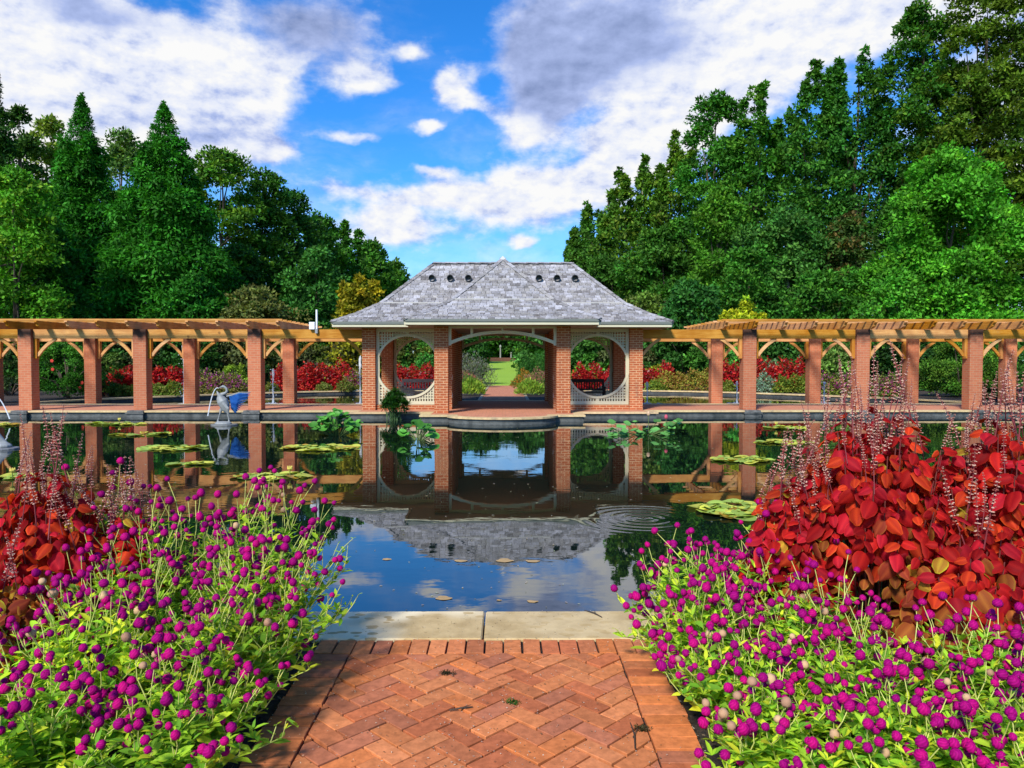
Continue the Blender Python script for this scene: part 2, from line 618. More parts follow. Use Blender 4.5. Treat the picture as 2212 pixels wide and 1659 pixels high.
FOL = foliage_mat('tree_foliage', 0.30, 0.6, 0.10)
PLANT = foliage_mat('plant_leaf', 0.40, 0.6, 0.08)
STEM = attr_mat('plant_stem', 0.6, 0.15, 40, 0.0)
BARK = plain('bark', (0.085, 0.062, 0.045), 0.9, 0.4, 5.0, bmp=0.6)
BRICK = brick_mat('pavilion_brick', (0.46, 0.125, 0.045), (0.34, 0.085, 0.035), (0.60, 0.36, 0.20), 0.21, 0.075, 0.011, patch=(0.33, 0.085, 0.035))
BRICKP = brick_mat('weathered_brick', (0.53, 0.175, 0.085), (0.45, 0.135, 0.065), (0.48, 0.27, 0.16), 0.21, 0.075, 0.007, stain=(2.40, 2.85), patch=(0.42, 0.135, 0.075))
DECK = brick_mat('deck_brick', (0.58, 0.25, 0.15), (0.48, 0.185, 0.105), (0.34, 0.18, 0.11), 0.2, 0.1, 0.006)
CEDAR = wood_mat('cedar', (0.46, 0.185, 0.035), (0.70, 0.36, 0.09), 0)
CEDARY = wood_mat('cedar_rafter', (0.48, 0.185, 0.034), (0.72, 0.34, 0.08), 1)
CEDARZ = wood_mat('cedar_post', (0.46, 0.18, 0.034), (0.68, 0.32, 0.08), 2)
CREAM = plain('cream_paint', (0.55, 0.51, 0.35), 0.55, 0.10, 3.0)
GUTTER = plain('grey_paint', (0.14, 0.15, 0.13), 0.5, 0.15, 3.0)
DARKP = plain('dark_ceiling', (0.10, 0.085, 0.065), 0.7)
STONE = attr_mat('coping_stone', 0.75, 0.16, 9.0, 0.25, 0.25, dirt=((0.25, 0.20, 0.13), 2.3, 0.52, 0.75))
WALL = attr_mat('pool_wall_stone', 0.5, 0.3, 7.0, 0.3, 0.4, dirt=((0.035, 0.04, 0.038), 3.0, 0.45, 0.7))
SHINGLE = attr_mat('cedar_shingle', 0.8, 0.28, 16.0, 0.35, 0.25, dirt=((0.36, 0.34, 0.345), 9.0, 0.52, 0.66))
PAVER = attr_mat('paver_brick', 0.85, 0.2, 22.0, 0.35, 0.10, dirt=((0.17, 0.065, 0.032), 5.0, 0.60, 0.95), dist=0.004)
LEADM = plain('statue_lead', (0.24, 0.25, 0.245), 0.55, 0.4, 9.0, bmp=0.3)
WHITE = plain('white_plastic', (0.75, 0.77, 0.80), 0.4, 0.05)
BLACK = plain('black_vent', (0.022, 0.024, 0.026), 0.45)
# ================================================================== THE SETTING
WZ = -0.20                                     # pool water level
rng = np.random.default_rng(7)
rnd = random.Random(7)


def rise(Y):
    return 0.0 if Y < 62 else min(1.0, (Y - 62) / 70.0) * 1.55


def build_ground():
    xs = [-1500, -400, -150, -80, -50, -35, -26, -21.02, -21.0] + list(np.linspace(-18, 18, 19)) + [21.0, 21.02, 26, 35, 50, 80, 150, 400, 1500]
    ys = [-60, -20, -5, 0, 2, 4.3, 4.32] + list(np.linspace(6, 40, 18)) + [42.9, 42.95, 46, 50, 55, 60] + list(np.linspace(64, 140, 20)) + [170, 250, 500, 2500]
    v, f = [], []
    for y in ys:
        for x in xs:
            low = abs(x) <= 21.0 and 4.32 <= y <= 42.9
            v.append((x, y, -0.9 if low else rise(y) - 0.03))
    nx = len(xs)
    for j in range(len(ys) - 1):
        for i in range(nx - 1):
            f.append([j * nx + i, j * nx + i + 1, (j + 1) * nx + i + 1, (j + 1) * nx + i])
    m, t, b = mat_new('lawn')
    tc = N(t, 'ShaderNodeTexCoord')
    n1 = NOISE(t, tc.outputs['Object'], 0.12, 5, 0.6)
    n2 = NOISE(t, tc.outputs['Object'], 9.0, 5, 0.7)
    c = MIX(t, n1.outputs[0], (0.24, 0.40, 0.045), (0.33, 0.50, 0.065))
    c = MIX(t, SMOOTH(t, n2.outputs[0], 0.35, 0.7, 0, 0.5), c, (0.18, 0.30, 0.03))
    t.links.new(c, b.inputs['Base Color'])
    b.inputs['Roughness'].default_value = 0.9
    b.inputs['Specular IOR Level'].default_value = 0.1
    bump(t, b, n2.outputs[0], 0.6, 0.05)
    mb = MB(); mb.add(v, f)
    tag(mb.build('ground', m), kind='structure')


build_ground()


def water_mat(name, deep, rings=None, wave=0.05, ior=2.5):
    m, t, b = mat_new(name)
    b.inputs['Base Color'].default_value = (*deep, 1)
    b.inputs['Roughness'].default_value = 0.012
    b.inputs['IOR'].default_value = ior
    tc = N(t, 'ShaderNodeTexCoord')
    big = NOISE(t, VM(t, 'MULTIPLY', tc.outputs['Object'], (1.0, 1.5, 1)), 1.1, 3, 0.5)
    fine = NOISE(t, VM(t, 'MULTIPLY', tc.outputs['Object'], (1.0, 1.6, 1)), 5.0, 3, 0.5)
    mask = NOISE(t, tc.outputs['Object'], 0.28, 2, 0.5)
    h = M(t, 'MULTIPLY_ADD', fine.outputs[0], 0.14, big.outputs[0])
    h = M(t, 'MULTIPLY', h, SMOOTH(t, mask.outputs[0], 0.4, 0.7, 0.12, 1.0))
    h = M(t, 'MULTIPLY', h, wave)
    for (x, y, r, amp, wl) in (rings or []):
        q = VM(t, 'SUBTRACT', tc.outputs['Object'], (x, y, WZ))
        d = VM(t, 'LENGTH', q)
        s = M(t, 'SINE', M(t, 'MULTIPLY', d, 2 * math.pi / wl))
        fall = SMOOTH(t, d, r * 0.45, r, 1.0, 0.0)
        h = M(t, 'MULTIPLY_ADD', M(t, 'MULTIPLY', s, fall), amp, h)
    bump(t, b, h, 1.0, 0.1)
    return m


RING = at(1390, 1122, 8.45)
WATER = water_mat('pool_water', (0.004, 0.010, 0.007),
                  [(RING.x, RING.y, 1.0, 0.0042, 0.15), (-7.9, 20.6, 1.2, 0.003, 0.2), (-9.9, 14.6, 1.6, 0.004, 0.22)], 0.045)
mb = MB(); mb.add([(-21, 4.5, WZ), (21, 4.5, WZ), (21, 24.6, WZ), (-21, 24.6, WZ)], [[0, 1, 2, 3]])
tag(mb.build('water', WATER), kind='structure')
PONDW = water_mat('pond_water', (0.010, 0.012, 0.008), [(-12.2, 29.8, 1.0, 0.006, 0.25), (-8.6, 30.2, 1.0, 0.006, 0.25), (8.8, 30.2, 1.0, 0.004, 0.25)], 0.11, 1.7)
for s in (-1, 1):
    mb = MB(); mb.add([(s * 4.2, 27.9, -0.12), (s * 18.5, 27.9, -0.12), (s * 18.5, 40.2, -0.12), (s * 4.2, 40.2, -0.12)], [[0, 1, 2, 3] if s > 0 else [3, 2, 1, 0]])
    tag(mb.build('pond_water', PONDW), kind='structure')

TAN = (0.60, 0.44, 0.225)


def tan():
    k = rnd.uniform(0.88, 1.1)
    return tuple(c * k * rnd.uniform(0.97, 1.03) for c in TAN)


# near coping of the pool
mb = MB()
x = -0.014
edges = [x + 1.83 * i for i in range(-11, 12)]
for a, b_ in zip(edges[:-1], edges[1:]):
    mb.box(a + 0.005, b_ - 0.005, 4.243, 4.716, -0.07, 0.0 + rnd.uniform(-0.002, 0.002), tan())


def flake_mat():
    m, t, b = mat_new('flaked_limestone')
    a = N(t, 'ShaderNodeAttribute', attribute_name='Col')
    tc = N(t, 'ShaderNodeTexCoord')
    n = NOISE(t, tc.outputs['Object'], 6.0, 8, 0.65)
    fine = NOISE(t, tc.outputs['Object'], 70.0, 4, 0.6)
    v = N(t, 'ShaderNodeTexVoronoi', feature='SMOOTH_F1')
    v.inputs['Scale'].default_value = 9.0
    v.inputs['Smoothness'].default_value = 0.25
    t.links.new(VM(t, 'MULTIPLY_ADD', n.outputs['Color'], (0.10, 0.06, 0.0), VM(t, 'MULTIPLY', tc.outputs['Object'], (1.0, 1.7, 1.0))), v.inputs['Vector'])
    zone = NOISE(t, tc.outputs['Object'], 1.3, 2, 0.5)
    sep = N(t, 'ShaderNodeSeparateXYZ'); t.links.new(tc.outputs['Object'], sep.inputs[0])
    left = SMOOTH(t, sep.outputs[0], -0.3, 0.15, 1.0, 0.15)
    fl = M(t, 'MULTIPLY', SMOOTH(t, v.outputs['Distance'], 0.30, 0.34), M(t, 'MULTIPLY', left, SMOOTH(t, zone.outputs[0], 0.42, 0.55)))
    c = MIX(t, SMOOTH(t, n.outputs[0], 0.3, 0.7), (0.40, 0.275, 0.12), (0.56, 0.405, 0.195))
    c = MIX(t, M(t, 'MULTIPLY', SMOOTH(t, fine.outputs[0], 0.55, 0.75), 0.35), c, (0.30, 0.24, 0.15))
    c = MIX(t, fl, c, (0.84, 0.70, 0.45))
    t.links.new(c, b.inputs['Base Color'])
    b.inputs['Roughness'].default_value = 0.8
    b.inputs['Specular IOR Level'].default_value = 0.25
    bump(t, b, M(t, 'MULTIPLY_ADD', fl, 0.8, M(t, 'ADD', n.outputs[0], M(t, 'MULTIPLY', fine.outputs[0], 0.3))), 0.35, 0.006)
    return m


o = mb.build('pool_coping', flake_mat(), bevel=0.008)
tag(o, 'pale limestone coping with one open joint between the brick path and the pool', 'coping')
mb = MB(); mb.box(-21, 21, 4.30, 4.66, -0.9, -0.071, (0.10, 0.10, 0.09))
tag(mb.build('pool_wall', WALL), 'dark stone wall holding up the near limestone coping of the pool', 'wall')

# ------------------------------------------------------------------ brick path of real bricks
def clip_poly(poly, a, b, c):
    """keep a*x + b*y <= c"""
    out = []
    for i in range(len(poly)):
        p, q = poly[i], poly[(i + 1) % len(poly)]
        dp, dq = a * p[0] + b * p[1] - c, a * q[0] + b * q[1] - c
        if dp <= 0: out.append(p)
        if (dp < 0 < dq) or (dq < 0 < dp):
            k = dp / (dp - dq)
            out.append((p[0] + (q[0] - p[0]) * k, p[1] + (q[1] - p[1]) * k))
    return out


def area(p):
    return 0.5 * abs(sum(p[i][0] * p[(i + 1) % len(p)][1] - p[(i + 1) % len(p)][0] * p[i][1] for i in range(len(p))))


BRICKS = [(0.51, 0.165, 0.062), (0.56, 0.185, 0.066), (0.46, 0.148, 0.060), (0.42, 0.140, 0.068), (0.54, 0.165, 0.052), (0.45, 0.130, 0.052), (0.58, 0.200, 0.076)]


def add_brick(mb, poly, z0=-0.05):
    if len(poly) < 3 or area(poly) < 0.0012:
        return
    cx = sum(p[0] for p in poly) / len(poly); cy = sum(p[1] for p in poly) / len(poly)
    if sum(poly[i][0] * poly[(i + 1) % len(poly)][1] - poly[(i + 1) % len(poly)][0] * poly[i][1] for i in range(len(poly))) < 0:
        poly = poly[::-1]
    n = len(poly)
    zt = rnd.uniform(-0.004, 0.002); tx, ty = rnd.gauss(0, 0.010), rnd.gauss(0, 0.010)
    jx, jy, ja = rnd.gauss(0, .0012), rnd.gauss(0, .0012), rnd.gauss(0, .008)
    gap = rnd.uniform(.0036, .0066)
    poly = [(cx + (x - cx) * math.cos(ja) - (y - cy) * math.sin(ja) + jx, cy + (x - cx) * math.sin(ja) + (y - cy) * math.cos(ja) + jy) for x, y in poly]
    def sh(d, z):
        o = []
        d += gap
        for i in range(n):
            p0, p1, p2 = poly[i - 1], poly[i], poly[(i + 1) % n]
            e1 = Vector((p1[0] - p0[0], p1[1] - p0[1])).normalized(); e2 = Vector((p2[0] - p1[0], p2[1] - p1[1])).normalized()
            n1, n2 = Vector((-e1.y, e1.x)), Vector((-e2.y, e2.x))
            k = max(0.35, 1 + n1.dot(n2))
            v = (n1 + n2) * (d / k)
            if v.length > 0.02: v = v.normalized() * 0.02
            xx, yy = p1[0] + v.x, p1[1] + v.y
            o.append((xx, yy, z + zt + (xx - cx) * tx + (yy - cy) * ty))
        return o
    r0, r1, r2 = sh(0.0, z0), sh(0.0, -0.002), sh(0.002, 0.0)
    v = r0 + r1 + r2
    f = [[2 * n + i for i in range(n)]]
    for a in (0, n):
        f += [[a + i, a + (i + 1) % n, a + n + (i + 1) % n, a + n + i] for i in range(n)]
    c = rnd.choice(BRICKS); k = rnd.uniform(0.82, 1.12)
    mb.add(v, f, tuple(x * k for x in c))


def build_path():
    mb = MB()
    y0, y1, xi, xo = 0.9, 4.235, 0.725, 0.93
    L, Wd = 0.203, 0.1015
    # header course along the coping, then the two side courses
    n = 18
    for i in range(n):
        a = -xo + (2 * xo) * i / n; b_ = -xo + (2 * xo) * (i + 1) / n
        add_brick(mb, [(a, y1 - 0.203), (b_, y1 - 0.203), (b_, y1), (a, y1)])
    yy = y1 - 0.203
    while yy > y0:
        for s in (-1, 1):
            j = rnd.uniform(-0.008, 0.008)
            add_brick(mb, [(s * xi, yy - Wd), (s * xo + j, yy - Wd), (s * xo + j, yy), (s * xi, yy)])
        yy -= Wd
    c45 = math.cos(math.pi / 4)
    def rot(u, v, ox=0.03, oy=2.4):
        return (ox + (u - v) * c45, oy + (u + v) * c45)
    def clip(poly):
        for a, b_, c in ((1, 0, xi), (-1, 0, xi), (0, 1, y1 - 0.203), (0, -1, -y0)):
            poly = clip_poly(poly, a, b_, c)
            if not poly: return []
        return poly
    # herringbone: cells of width Wd; horizontals at (i,i..) pattern repeats by 4
    K = 40
    for i in range(-K, K):
        for j in range(-K, K):
            m_ = (i - j) % 4
            if m_ == 0:
                pl = [(i * Wd, j * Wd), ((i + 2) * Wd, j * Wd), ((i + 2) * Wd, (j + 1) * Wd), (i * Wd, (j + 1) * Wd)]
            elif m_ == 3:
                pl = [(i * Wd, j * Wd), ((i + 1) * Wd, j * Wd), ((i + 1) * Wd, (j + 2) * Wd), (i * Wd, (j + 2) * Wd)]
            else:
                continue
            add_brick(mb, clip([rot(u, v) for u, v in pl]))
    o = mb.build('brick_path', PAVER)
    tag(o, kind='structure')
    # sand bed showing in the joints
    m, t, b = mat_new('joint_sand')
    tc = N(t, 'ShaderNodeTexCoord')
    n1 = NOISE(t, tc.outputs['Object'], 90, 3, 0.6)
    t.links.new(MIX(t, SMOOTH(t, n1.outputs[0], 0.4, 0.7), (0.014, 0.009, 0.006), (0.05, 0.032, 0.02)), b.inputs['Base Color'])
    b.inputs['Roughness'].default_value = 0.95
    s = MB(); s.add([(-0.94, 0.7, -0.018), (0.94, 0.7, -0.018), (0.94, 4.24, -0.018), (-0.94, 4.24, -0.018)], [[0, 1, 2, 3]])
    tag(s.build('path_bed', m), kind='structure')
    far = MB(); far.add([(-0.94, -8, -0.006), (0.94, -8, -0.006), (0.94, 0.9, -0.006), (-0.94, 0.9, -0.006)], [[0, 1, 2, 3]])
    tag(far.build('path', DECK), kind='structure')


build_path()


def mulch_mat():
    m, t, b = mat_new('mulch')
    tc = N(t, 'ShaderNodeTexCoord')
    n1 = NOISE(t, tc.outputs['Object'], 35, 6, 0.7)
    n2 = NOISE(t, tc.outputs['Object'], 4, 4, 0.6)
    c = MIX(t, SMOOTH(t, n1.outputs[0], 0.35, 0.7), (0.012, 0.008, 0.006), (0.085, 0.055, 0.035))
    c = MIX(t, SMOOTH(t, n2.outputs[0], 0.45, 0.7, 0, 0.5), c, (0.05, 0.033, 0.02))
    t.links.new(c, b.inputs['Base Color'])
    b.inputs['Roughness'].default_value = 0.95
    bump(t, b, n1.outputs[0], 1.0, 0.03)
    return m


MULCH = mulch_mat()
for s in (-1, 1):
    mb = MB(); mb.add([(s * 0.935, -4, -0.02), (s * 9, -4, -0.02), (s * 9, 4.24, -0.02), (s * 0.935, 4.24, -0.02)], [[0, 1, 2, 3] if s > 0 else [3, 2, 1, 0]])
    tag(mb.build('flower_bed', MULCH), kind='structure')

# chips of mulch in the near beds, litter on the bricks
n = 9000
P = np.stack([np.where(rng.random(n) < 0.5, -1, 1) * rng.uniform(0.94, 3.0, n), rng.uniform(1.9, 4.2, n), rng.uniform(-0.018, 0.004, n)], 1)
D = rng.normal(size=(n, 3)); D[:, 2] *= 0.35
U = rng.normal(size=(n, 3)) * 0.35 + np.array([0, 0, 1])
k = rng.random((n, 1))
C = np.where(k < 0.8, np.array([[0.045, 0.028, 0.018]]) * (0.4 + 1.6 * rng.random((n, 1))), np.array([[0.22, 0.16, 0.10]]) * (0.6 + 0.6 * rng.random((n, 1))))
me = mesh_from('mulch_chips', [leaf_arrays(P, D, U, rng.uniform(0.012, 0.045, n), rng.uniform(0.006, 0.014, n), C, 'diamond')], PLANT)
tag(link_mesh('mulch_chips', me), kind='stuff')
n = 2600
P = np.stack([np.clip(rng.normal(0, 0.62, n), -0.92, 0.92), rng.uniform(1.6, 4.7, n), rng.uniform(0.003, 0.006, n)], 1)
D = rng.normal(size=(n, 3)); D[:, 2] *= 0.1
U = rng.normal(size=(n, 3)) * 0.25 + np.array([0, 0, 1])
C = np.where(rng.random((n, 1)) < 0.6, np.array([[0.62, 0.56, 0.45]]), np.array([[0.20, 0.13, 0.07]])) * (0.7 + 0.5 * rng.random((n, 1)))
me = mesh_from('petal_litter', [leaf_arrays(P, D, U, rng.uniform(0.004, 0.013, n), rng.uniform(0.003, 0.006, n), C, 'diamond')], PLANT)
tag(link_mesh('petal_litter', me), kind='stuff')

# ------------------------------------------------------------------ terrace: paved deck, copings, walls down to the water
def slab(poly, z0, z1, mb, col):
    mb.prism(poly, lambda a, b, t: (a, b, t), z0, z1, col)


def arc(n, a=1.62, b=1.1, cx=0.0, cy=22.0, off=0.0):
    return [(cx + (a + off) * math.cos(math.pi + math.pi * i / n), cy + (b + off) * math.sin(math.pi + math.pi * i / n)) for i in range(n + 1)]


def build_terrace():
    # outline of the front edge (left to right), for a given set-back
    def outline(d):
        pts = [(-21, 24.0 + d), (-4.82 + d, 24.0 + d), (-4.82 + d, 23.25 + d), (-2.43 + d, 23.25 + d), (-2.43 + d, 22.0 + d)]
        a = arc(28, off=-d)
        a = [(x, min(y, 22.0 + d)) if False else (x, y) for x, y in a]
        pts += [(-1.62 + d, 22.0 + d)] + a[1:-1] + [(1.62 - d, 22.0 + d)]
        pts += [(2.43 - d, 22.0 + d), (2.43 - d, 23.25 + d), (4.82 - d, 23.25 + d), (4.82 - d, 24.0 + d), (21, 24.0 + d)]
        return pts
    back = [(21, 28.0), (-21, 28.0)]
    # three courses of dark stone, each a little set back
    w = MB()
    for z0, z1, d in ((-0.9, -0.135, 0.05), (-0.13, -0.062, 0.065), (-0.06, -0.055, 0.09)):
        ol = outline(d)
        n = len(ol)
        v = [(x, y, z0) for x, y in ol] + [(x, y, z1) for x, y in ol]
        f = [[i, i + 1, n + i + 1, n + i] for i in range(n - 1)]
        k = rnd.uniform(0.9, 1.1)
        w.add(v, f, (0.105 * k, 0.112 * k, 0.105 * k))
        o2 = outline(d + 0.12)
        v = [(x, y, z1) for x, y in ol] + [(x, y, z1) for x, y in o2]
        w.add(v, f, (0.17, 0.17, 0.155))
    tag(w.build('terrace_wall', WALL), 'stepped dark stone wall under the pavilion and pergola terrace, standing in the pool', 'wall')
    # coping ring
    c = MB()
    oa, ob = outline(0.0), outline(0.30)
    n = len(oa)
    for i in range(n - 1):
        p0, p1, q1, q0 = oa[i], oa[i + 1], ob[i + 1], ob[i]
        seg = max(1, int(math.hypot(p1[0] - p0[0], p1[1] - p0[1]) / 1.4))
        for k in range(seg):
            u, v_ = k / seg, (k + 1) / seg
            L = lambda a, b, t: (a[0] + (b[0] - a[0]) * t, a[1] + (b[1] - a[1]) * t)
            slab([L(p0, p1, u), L(p0, p1, v_), L(q0, q1, v_), L(q0, q1, u)], -0.052, 0.0, c, tan())
    for s in (-1, 1):
        for k in range(11):
            a, b_ = 4.6 + k * 1.49, 4.6 + (k + 1) * 1.49 - 0.008
            c.box(min(s * a, s * b_), max(s * a, s * b_), 27.35, 28.05, -0.055, 0.0, tan())
    c.box(-1.9, 1.9, 30.0, 30.35, -0.055, 0.004, tan())
    o = c.build('terrace_coping', STONE)
    tag(o, 'pale stone edging of the terrace, stepping forward and rounding in front of the pavilion', 'coping')
    # brick paving
    d = MB()
    ol = outline(0.30)
    ol = [p for p in ol]
    n = len(ol)
    v, f = [], []
    # fan to the back edge: split into strips by x
    for (x, y) in ol:
        v.append((x, y, -0.004))
    for (x, y) in ol:
        v.append((x, max(y, 27.35), -0.004))
    for i in range(n - 1):
        f.append([i, i + 1, n + i + 1, n + i])
    d.add(v, f)
    d.add([(-4.6, 27.35, -0.004), (4.6, 27.35, -0.004), (4.6, 30.0, -0.004), (-4.6, 30.0, -0.004)], [[0, 1, 2, 3]])
    tag(d.build('terrace', DECK), kind='structure')
    w2 = MB()
    w2.box(-21, -4.62, 27.4, 28.0, -0.9, -0.056, (0.09, 0.09, 0.085)); w2.box(4.62, 21, 27.4, 28.0, -0.9, -0.056, (0.09, 0.09, 0.085))
    w2.box(-4.62, 4.62, 29.9, 30.3, -0.9, -0.056, (0.09, 0.09, 0.085))
    tag(w2.build('terrace_back_wall', WALL), 'dark low wall under the back edge of the pergola terrace', 'wall')


build_terrace()

# ------------------------------------------------------------------ rear ponds: curved rims, beds behind, the far path
RIM = [(4.2, 39.4), (5.5, 39.5), (7.3, 39.2), (9.5, 38.2), (11.7, 36.5), (13.5, 34.4), (15.2, 32.3), (16.4, 30.4), (17.3, 28.1)]
for s in (-1, 1):
    top, face = MB(), MB()
    pts = []
    for i in range(len(RIM) - 1):
        p, q = Vector(RIM[i]), Vector(RIM[i + 1])
        for k in range(4):
            pts.append(p.lerp(q, k / 4))
    pts.append(Vector(RIM[-1]))
    inn, out = [], []
    for i, p in enumerate(pts):
        d = (pts[min(i + 1, len(pts) - 1)] - pts[max(i - 1, 0)]).normalized()
        nrm = Vector((-d.y, d.x))
        if nrm.y < 0: nrm = -nrm
        inn.append(p); out.append(p + nrm * 0.35)
    for i in range(len(pts) - 1):
        quad = [(s * a.x, a.y) for a in (inn[i], inn[i + 1], out[i + 1], out[i])]
        top.prism(quad, lambda a, b, t: (a, b, t), 0.0, 0.06, tan())
        q2 = [(s * a.x, a.y) for a in (inn[i] + (out[i] - inn[i]) * 0.12, inn[i + 1] + (out[i + 1] - inn[i + 1]) * 0.12, out[i + 1], out[i])]
        face.prism(q2, lambda a, b, t: (a, b, t), -0.9, -0.003, (0.07, 0.07, 0.068))
    root = thing('pond_rim', 'curved dark rim with a pale stone top round the pond behind the %s pergola' % ('left' if s < 0 else 'right'), 'pond rim', (s * 11, 36, 0), 'curved rims of the two rear ponds')
    top.build('coping', STONE, root)
    face.build('wall', WALL, root)
    # planted bed behind the rim
    bed = MB()
    n = len(pts)
    v = [(s * p.x, p.y, 0.02) for p in out] + [(s * (p.x * 1.25 + 3), p.y + 7 if p.x < 14 else p.y + 4, 0.05) for p in out]
    bed.add(v, [[i, i + 1, n + i + 1, n + i] if s < 0 else [n + i, n + i + 1, i + 1, i] for i in range(n - 1)])
    bed.add([(s * 0.95, 30.36, -0.012), (s * 4.6, 30.36, -0.012), (s * 4.6, 49, -0.012), (s * 0.95, 49, -0.012)], [[0, 1, 2, 3] if s > 0 else [3, 2, 1, 0]])
    bed.add([(s * 17.4, 27.0, 0.0), (s * 40, 27.0, 0.0), (s * 40, 44, 0.04), (s * 22, 44, 0.04)], [[0, 1, 2, 3] if s > 0 else [3, 2, 1, 0]])
    tag(bed.build('flower_bed', MULCH), kind='structure')
    wl = MB(); wl.box(min(s * 4.25, s * 4.55), max(s * 4.25, s * 4.55), 28.55, 39.6, -0.9, 0.02, (0.09, 0.09, 0.085))
    tag(wl.build('pond_side_wall', WALL), 'low dark wall along the inner side of the pond behind the %s pergola' % ('left' if s < 0 else 'right'), 'wall', 'inner walls of the two rear ponds')
p = MB()
p.add([(-0.93, 30.35, -0.004), (0.93, 30.35, -0.004), (0.93, 48.7, -0.004), (-0.93, 48.7, -0.004)], [[0, 1, 2, 3]])
tag(p.build('path', brick_mat('far_path_brick', (0.60, 0.25, 0.14), (0.54, 0.20, 0.11), (0.25, 0.12, 0.08), 0.1, 0.2, 0.008)), kind='structure')
e = MB()
for s in (-1, 1):
    e.box(min(s * 0.935, s * 1.05), max(s * 0.935, s * 1.05), 30.36, 48.7, -0.05, 0.01, (0.40, 0.30, 0.2))
tag(e.build('path_edging', STONE), kind='structure')
# ================================================================== THE PAVILION
CY = 26.4
PAV = thing('pavilion', 'open brick garden pavilion with grey shingled roof and round lattice windows across the pool', 'pavilion', (0, CY, 0))


def pbox(name, mat, *a, bevel=0.0, parent=PAV):
    m = MB(); m.box(*a)
    return m.build(name, mat, parent, bevel=bevel)


cw = 0.21
ZS = 2.645
for sx in (-1, 1):
    for y in (24.51, 28.29):
        pbox('brick_column', BRICK, sx * 4.31 - cw, sx * 4.31 + cw, y - cw, y + cw, -0.003, ZS, bevel=0.006)
    for y in (23.01, 29.79):
        pbox('brick_column', BRICK, sx * 1.85 - cw, sx * 1.85 + cw, y - cw, y + cw, -0.003, ZS, bevel=0.006)
    w = pbox('side_wall', BRICK, sx * 1.86 - 0.19, sx * 1.86 + 0.19, 24.75, 28.05, -0.003, ZS)
    # outlet covers on the inner face
    for z in (0.95, 0.36):
        m = MB(); m.box(sx * 1.67 - 0.004, sx * 1.67 + 0.004, 24.92, 25.04, z, z + 0.16)
        m.build('outlet_cover', WHITE, w)


def lattice(sx, Y, xc=3.08, w=2.02, z0=0.17, z1=2.63):
    zc, r = 1.405, 0.97
    x0, x1 = xc - w / 2, xc + w / 2
    fr = MB()
    for (a, b, c, d) in ((x0, x0 + .10, z0, z1), (x1 - .10, x1, z0, z1), (x0 + .10, x1 - .10, z0, z0 + .11), (x0 + .10, x1 - .10, z1 - .11, z1)):
        fr.box(min(sx * a, sx * b), max(sx * a, sx * b), Y - .035, Y + .035, c, d)
    for (c, d) in ((z0 + .11, zc - r - .03), (zc + r + .03, z1 - .11)):
        fr.box(sx * xc - .045, sx * xc + .045, Y - .03, Y + .03, c, d)
    # round ring
    n = 56
    for k in range(n):
        t0, t1 = 2 * math.pi * k / n, 2 * math.pi * (k + 1) / n
        q = [(r, t0), (r + .075, t0), (r + .075, t1), (r, t1)]
        fr.prism([(sx * xc + a * math.cos(t), zc + a * math.sin(t)) for a, t in q], lambda a, b, t: (a, t, b), Y - .045, Y + .045)
    fo = fr.build('lattice_frame', CREAM, PAV)
    st = MB()
    ra = r + .05
    nx, nz = 21, 25
    for i in range(1, nx):
        xx = x0 + .10 + (w - .20) * i / nx
        h = math.sqrt(max(0, ra * ra - (xx - xc) ** 2))
        for a, b in (((z0 + .11), zc - h), (zc + h, z1 - .11)) if h > 0 else (((z0 + .11), z1 - .11),):
            if b - a > .01: st.box(sx * xx - .021, sx * xx + .021, Y - .014, Y - .002, a, b)
    for i in range(1, nz):
        zz = z0 + .11 + (z1 - z0 - .22) * i / nz
        h = math.sqrt(max(0, ra * ra - (zz - zc) ** 2))
        for a, b in ((x0 + .10, xc - h), (xc + h, x1 - .10)) if h > 0 else ((x0 + .10, x1 - .10),):
            if b - a > .01: st.box(min(sx * a, sx * b), max(sx * a, sx * b), Y + .002, Y + .014, zz - .021, zz + .021)
    st.build('lattice_strips', CREAM, fo)


for sx in (-1, 1):
    for Y in (24.5, 28.3):
        lattice(sx, Y)
    for Y in (24.5, 28.3):
        pbox('lattice_sill', BRICK, min(sx * 2.07, sx * 4.09), max(sx * 2.07, sx * 4.09), Y - .09, Y + .09, -0.003, .165)


def arch(Y):
    f = MB()
    X = 1.638
    f.box(-X, X, Y - .05, Y + .05, 2.57, 2.64)
    for s in (-1, 1):
        f.box(min(s * X, s * (X - .085)), max(s * X, s * (X - .085)), Y - .05, Y + .05, 2.05, 2.57)
        f.box(s * .93 - .04, s * .93 + .04, Y - .045, Y + .045, 2.30, 2.57)
    f.box(-.03, .03, Y - .045, Y + .045, 2.50, 2.57)
    # segmental bow: springing 2.05 at +-X, crown 2.40 underside
    rise_, half = 0.345, X - .02
    Rr = (half ** 2 + rise_ ** 2) / (2 * rise_)
    zc = 2.065 + rise_ - Rr
    t = math.asin(half / Rr)
    n = 28
    for k in range(n):
        a0, a1 = -t + 2 * t * k / n, -t + 2 * t * (k + 1) / n
        q = [(Rr, a0), (Rr + .095, a0), (Rr + .095, a1), (Rr, a1)]
        f.prism([(max(-X, min(X, rr * math.sin(a))), zc + rr * math.cos(a)) for rr, a in q], lambda a, b, tt: (a, tt, b), Y - .055, Y + .055)
    f.build('arch', CREAM, PAV)


arch(22.95)
arch(29.85)

# ---- roof: two crossing hip roofs with a bell-cast profile
PROF = [(0.0, 2.80), (0.65, 3.09), (1.30, 3.47), (2.90, 4.97)]
TOT = sum(math.hypot(PROF[i + 1][0] - PROF[i][0], PROF[i + 1][1] - PROF[i][1]) for i in range(3))


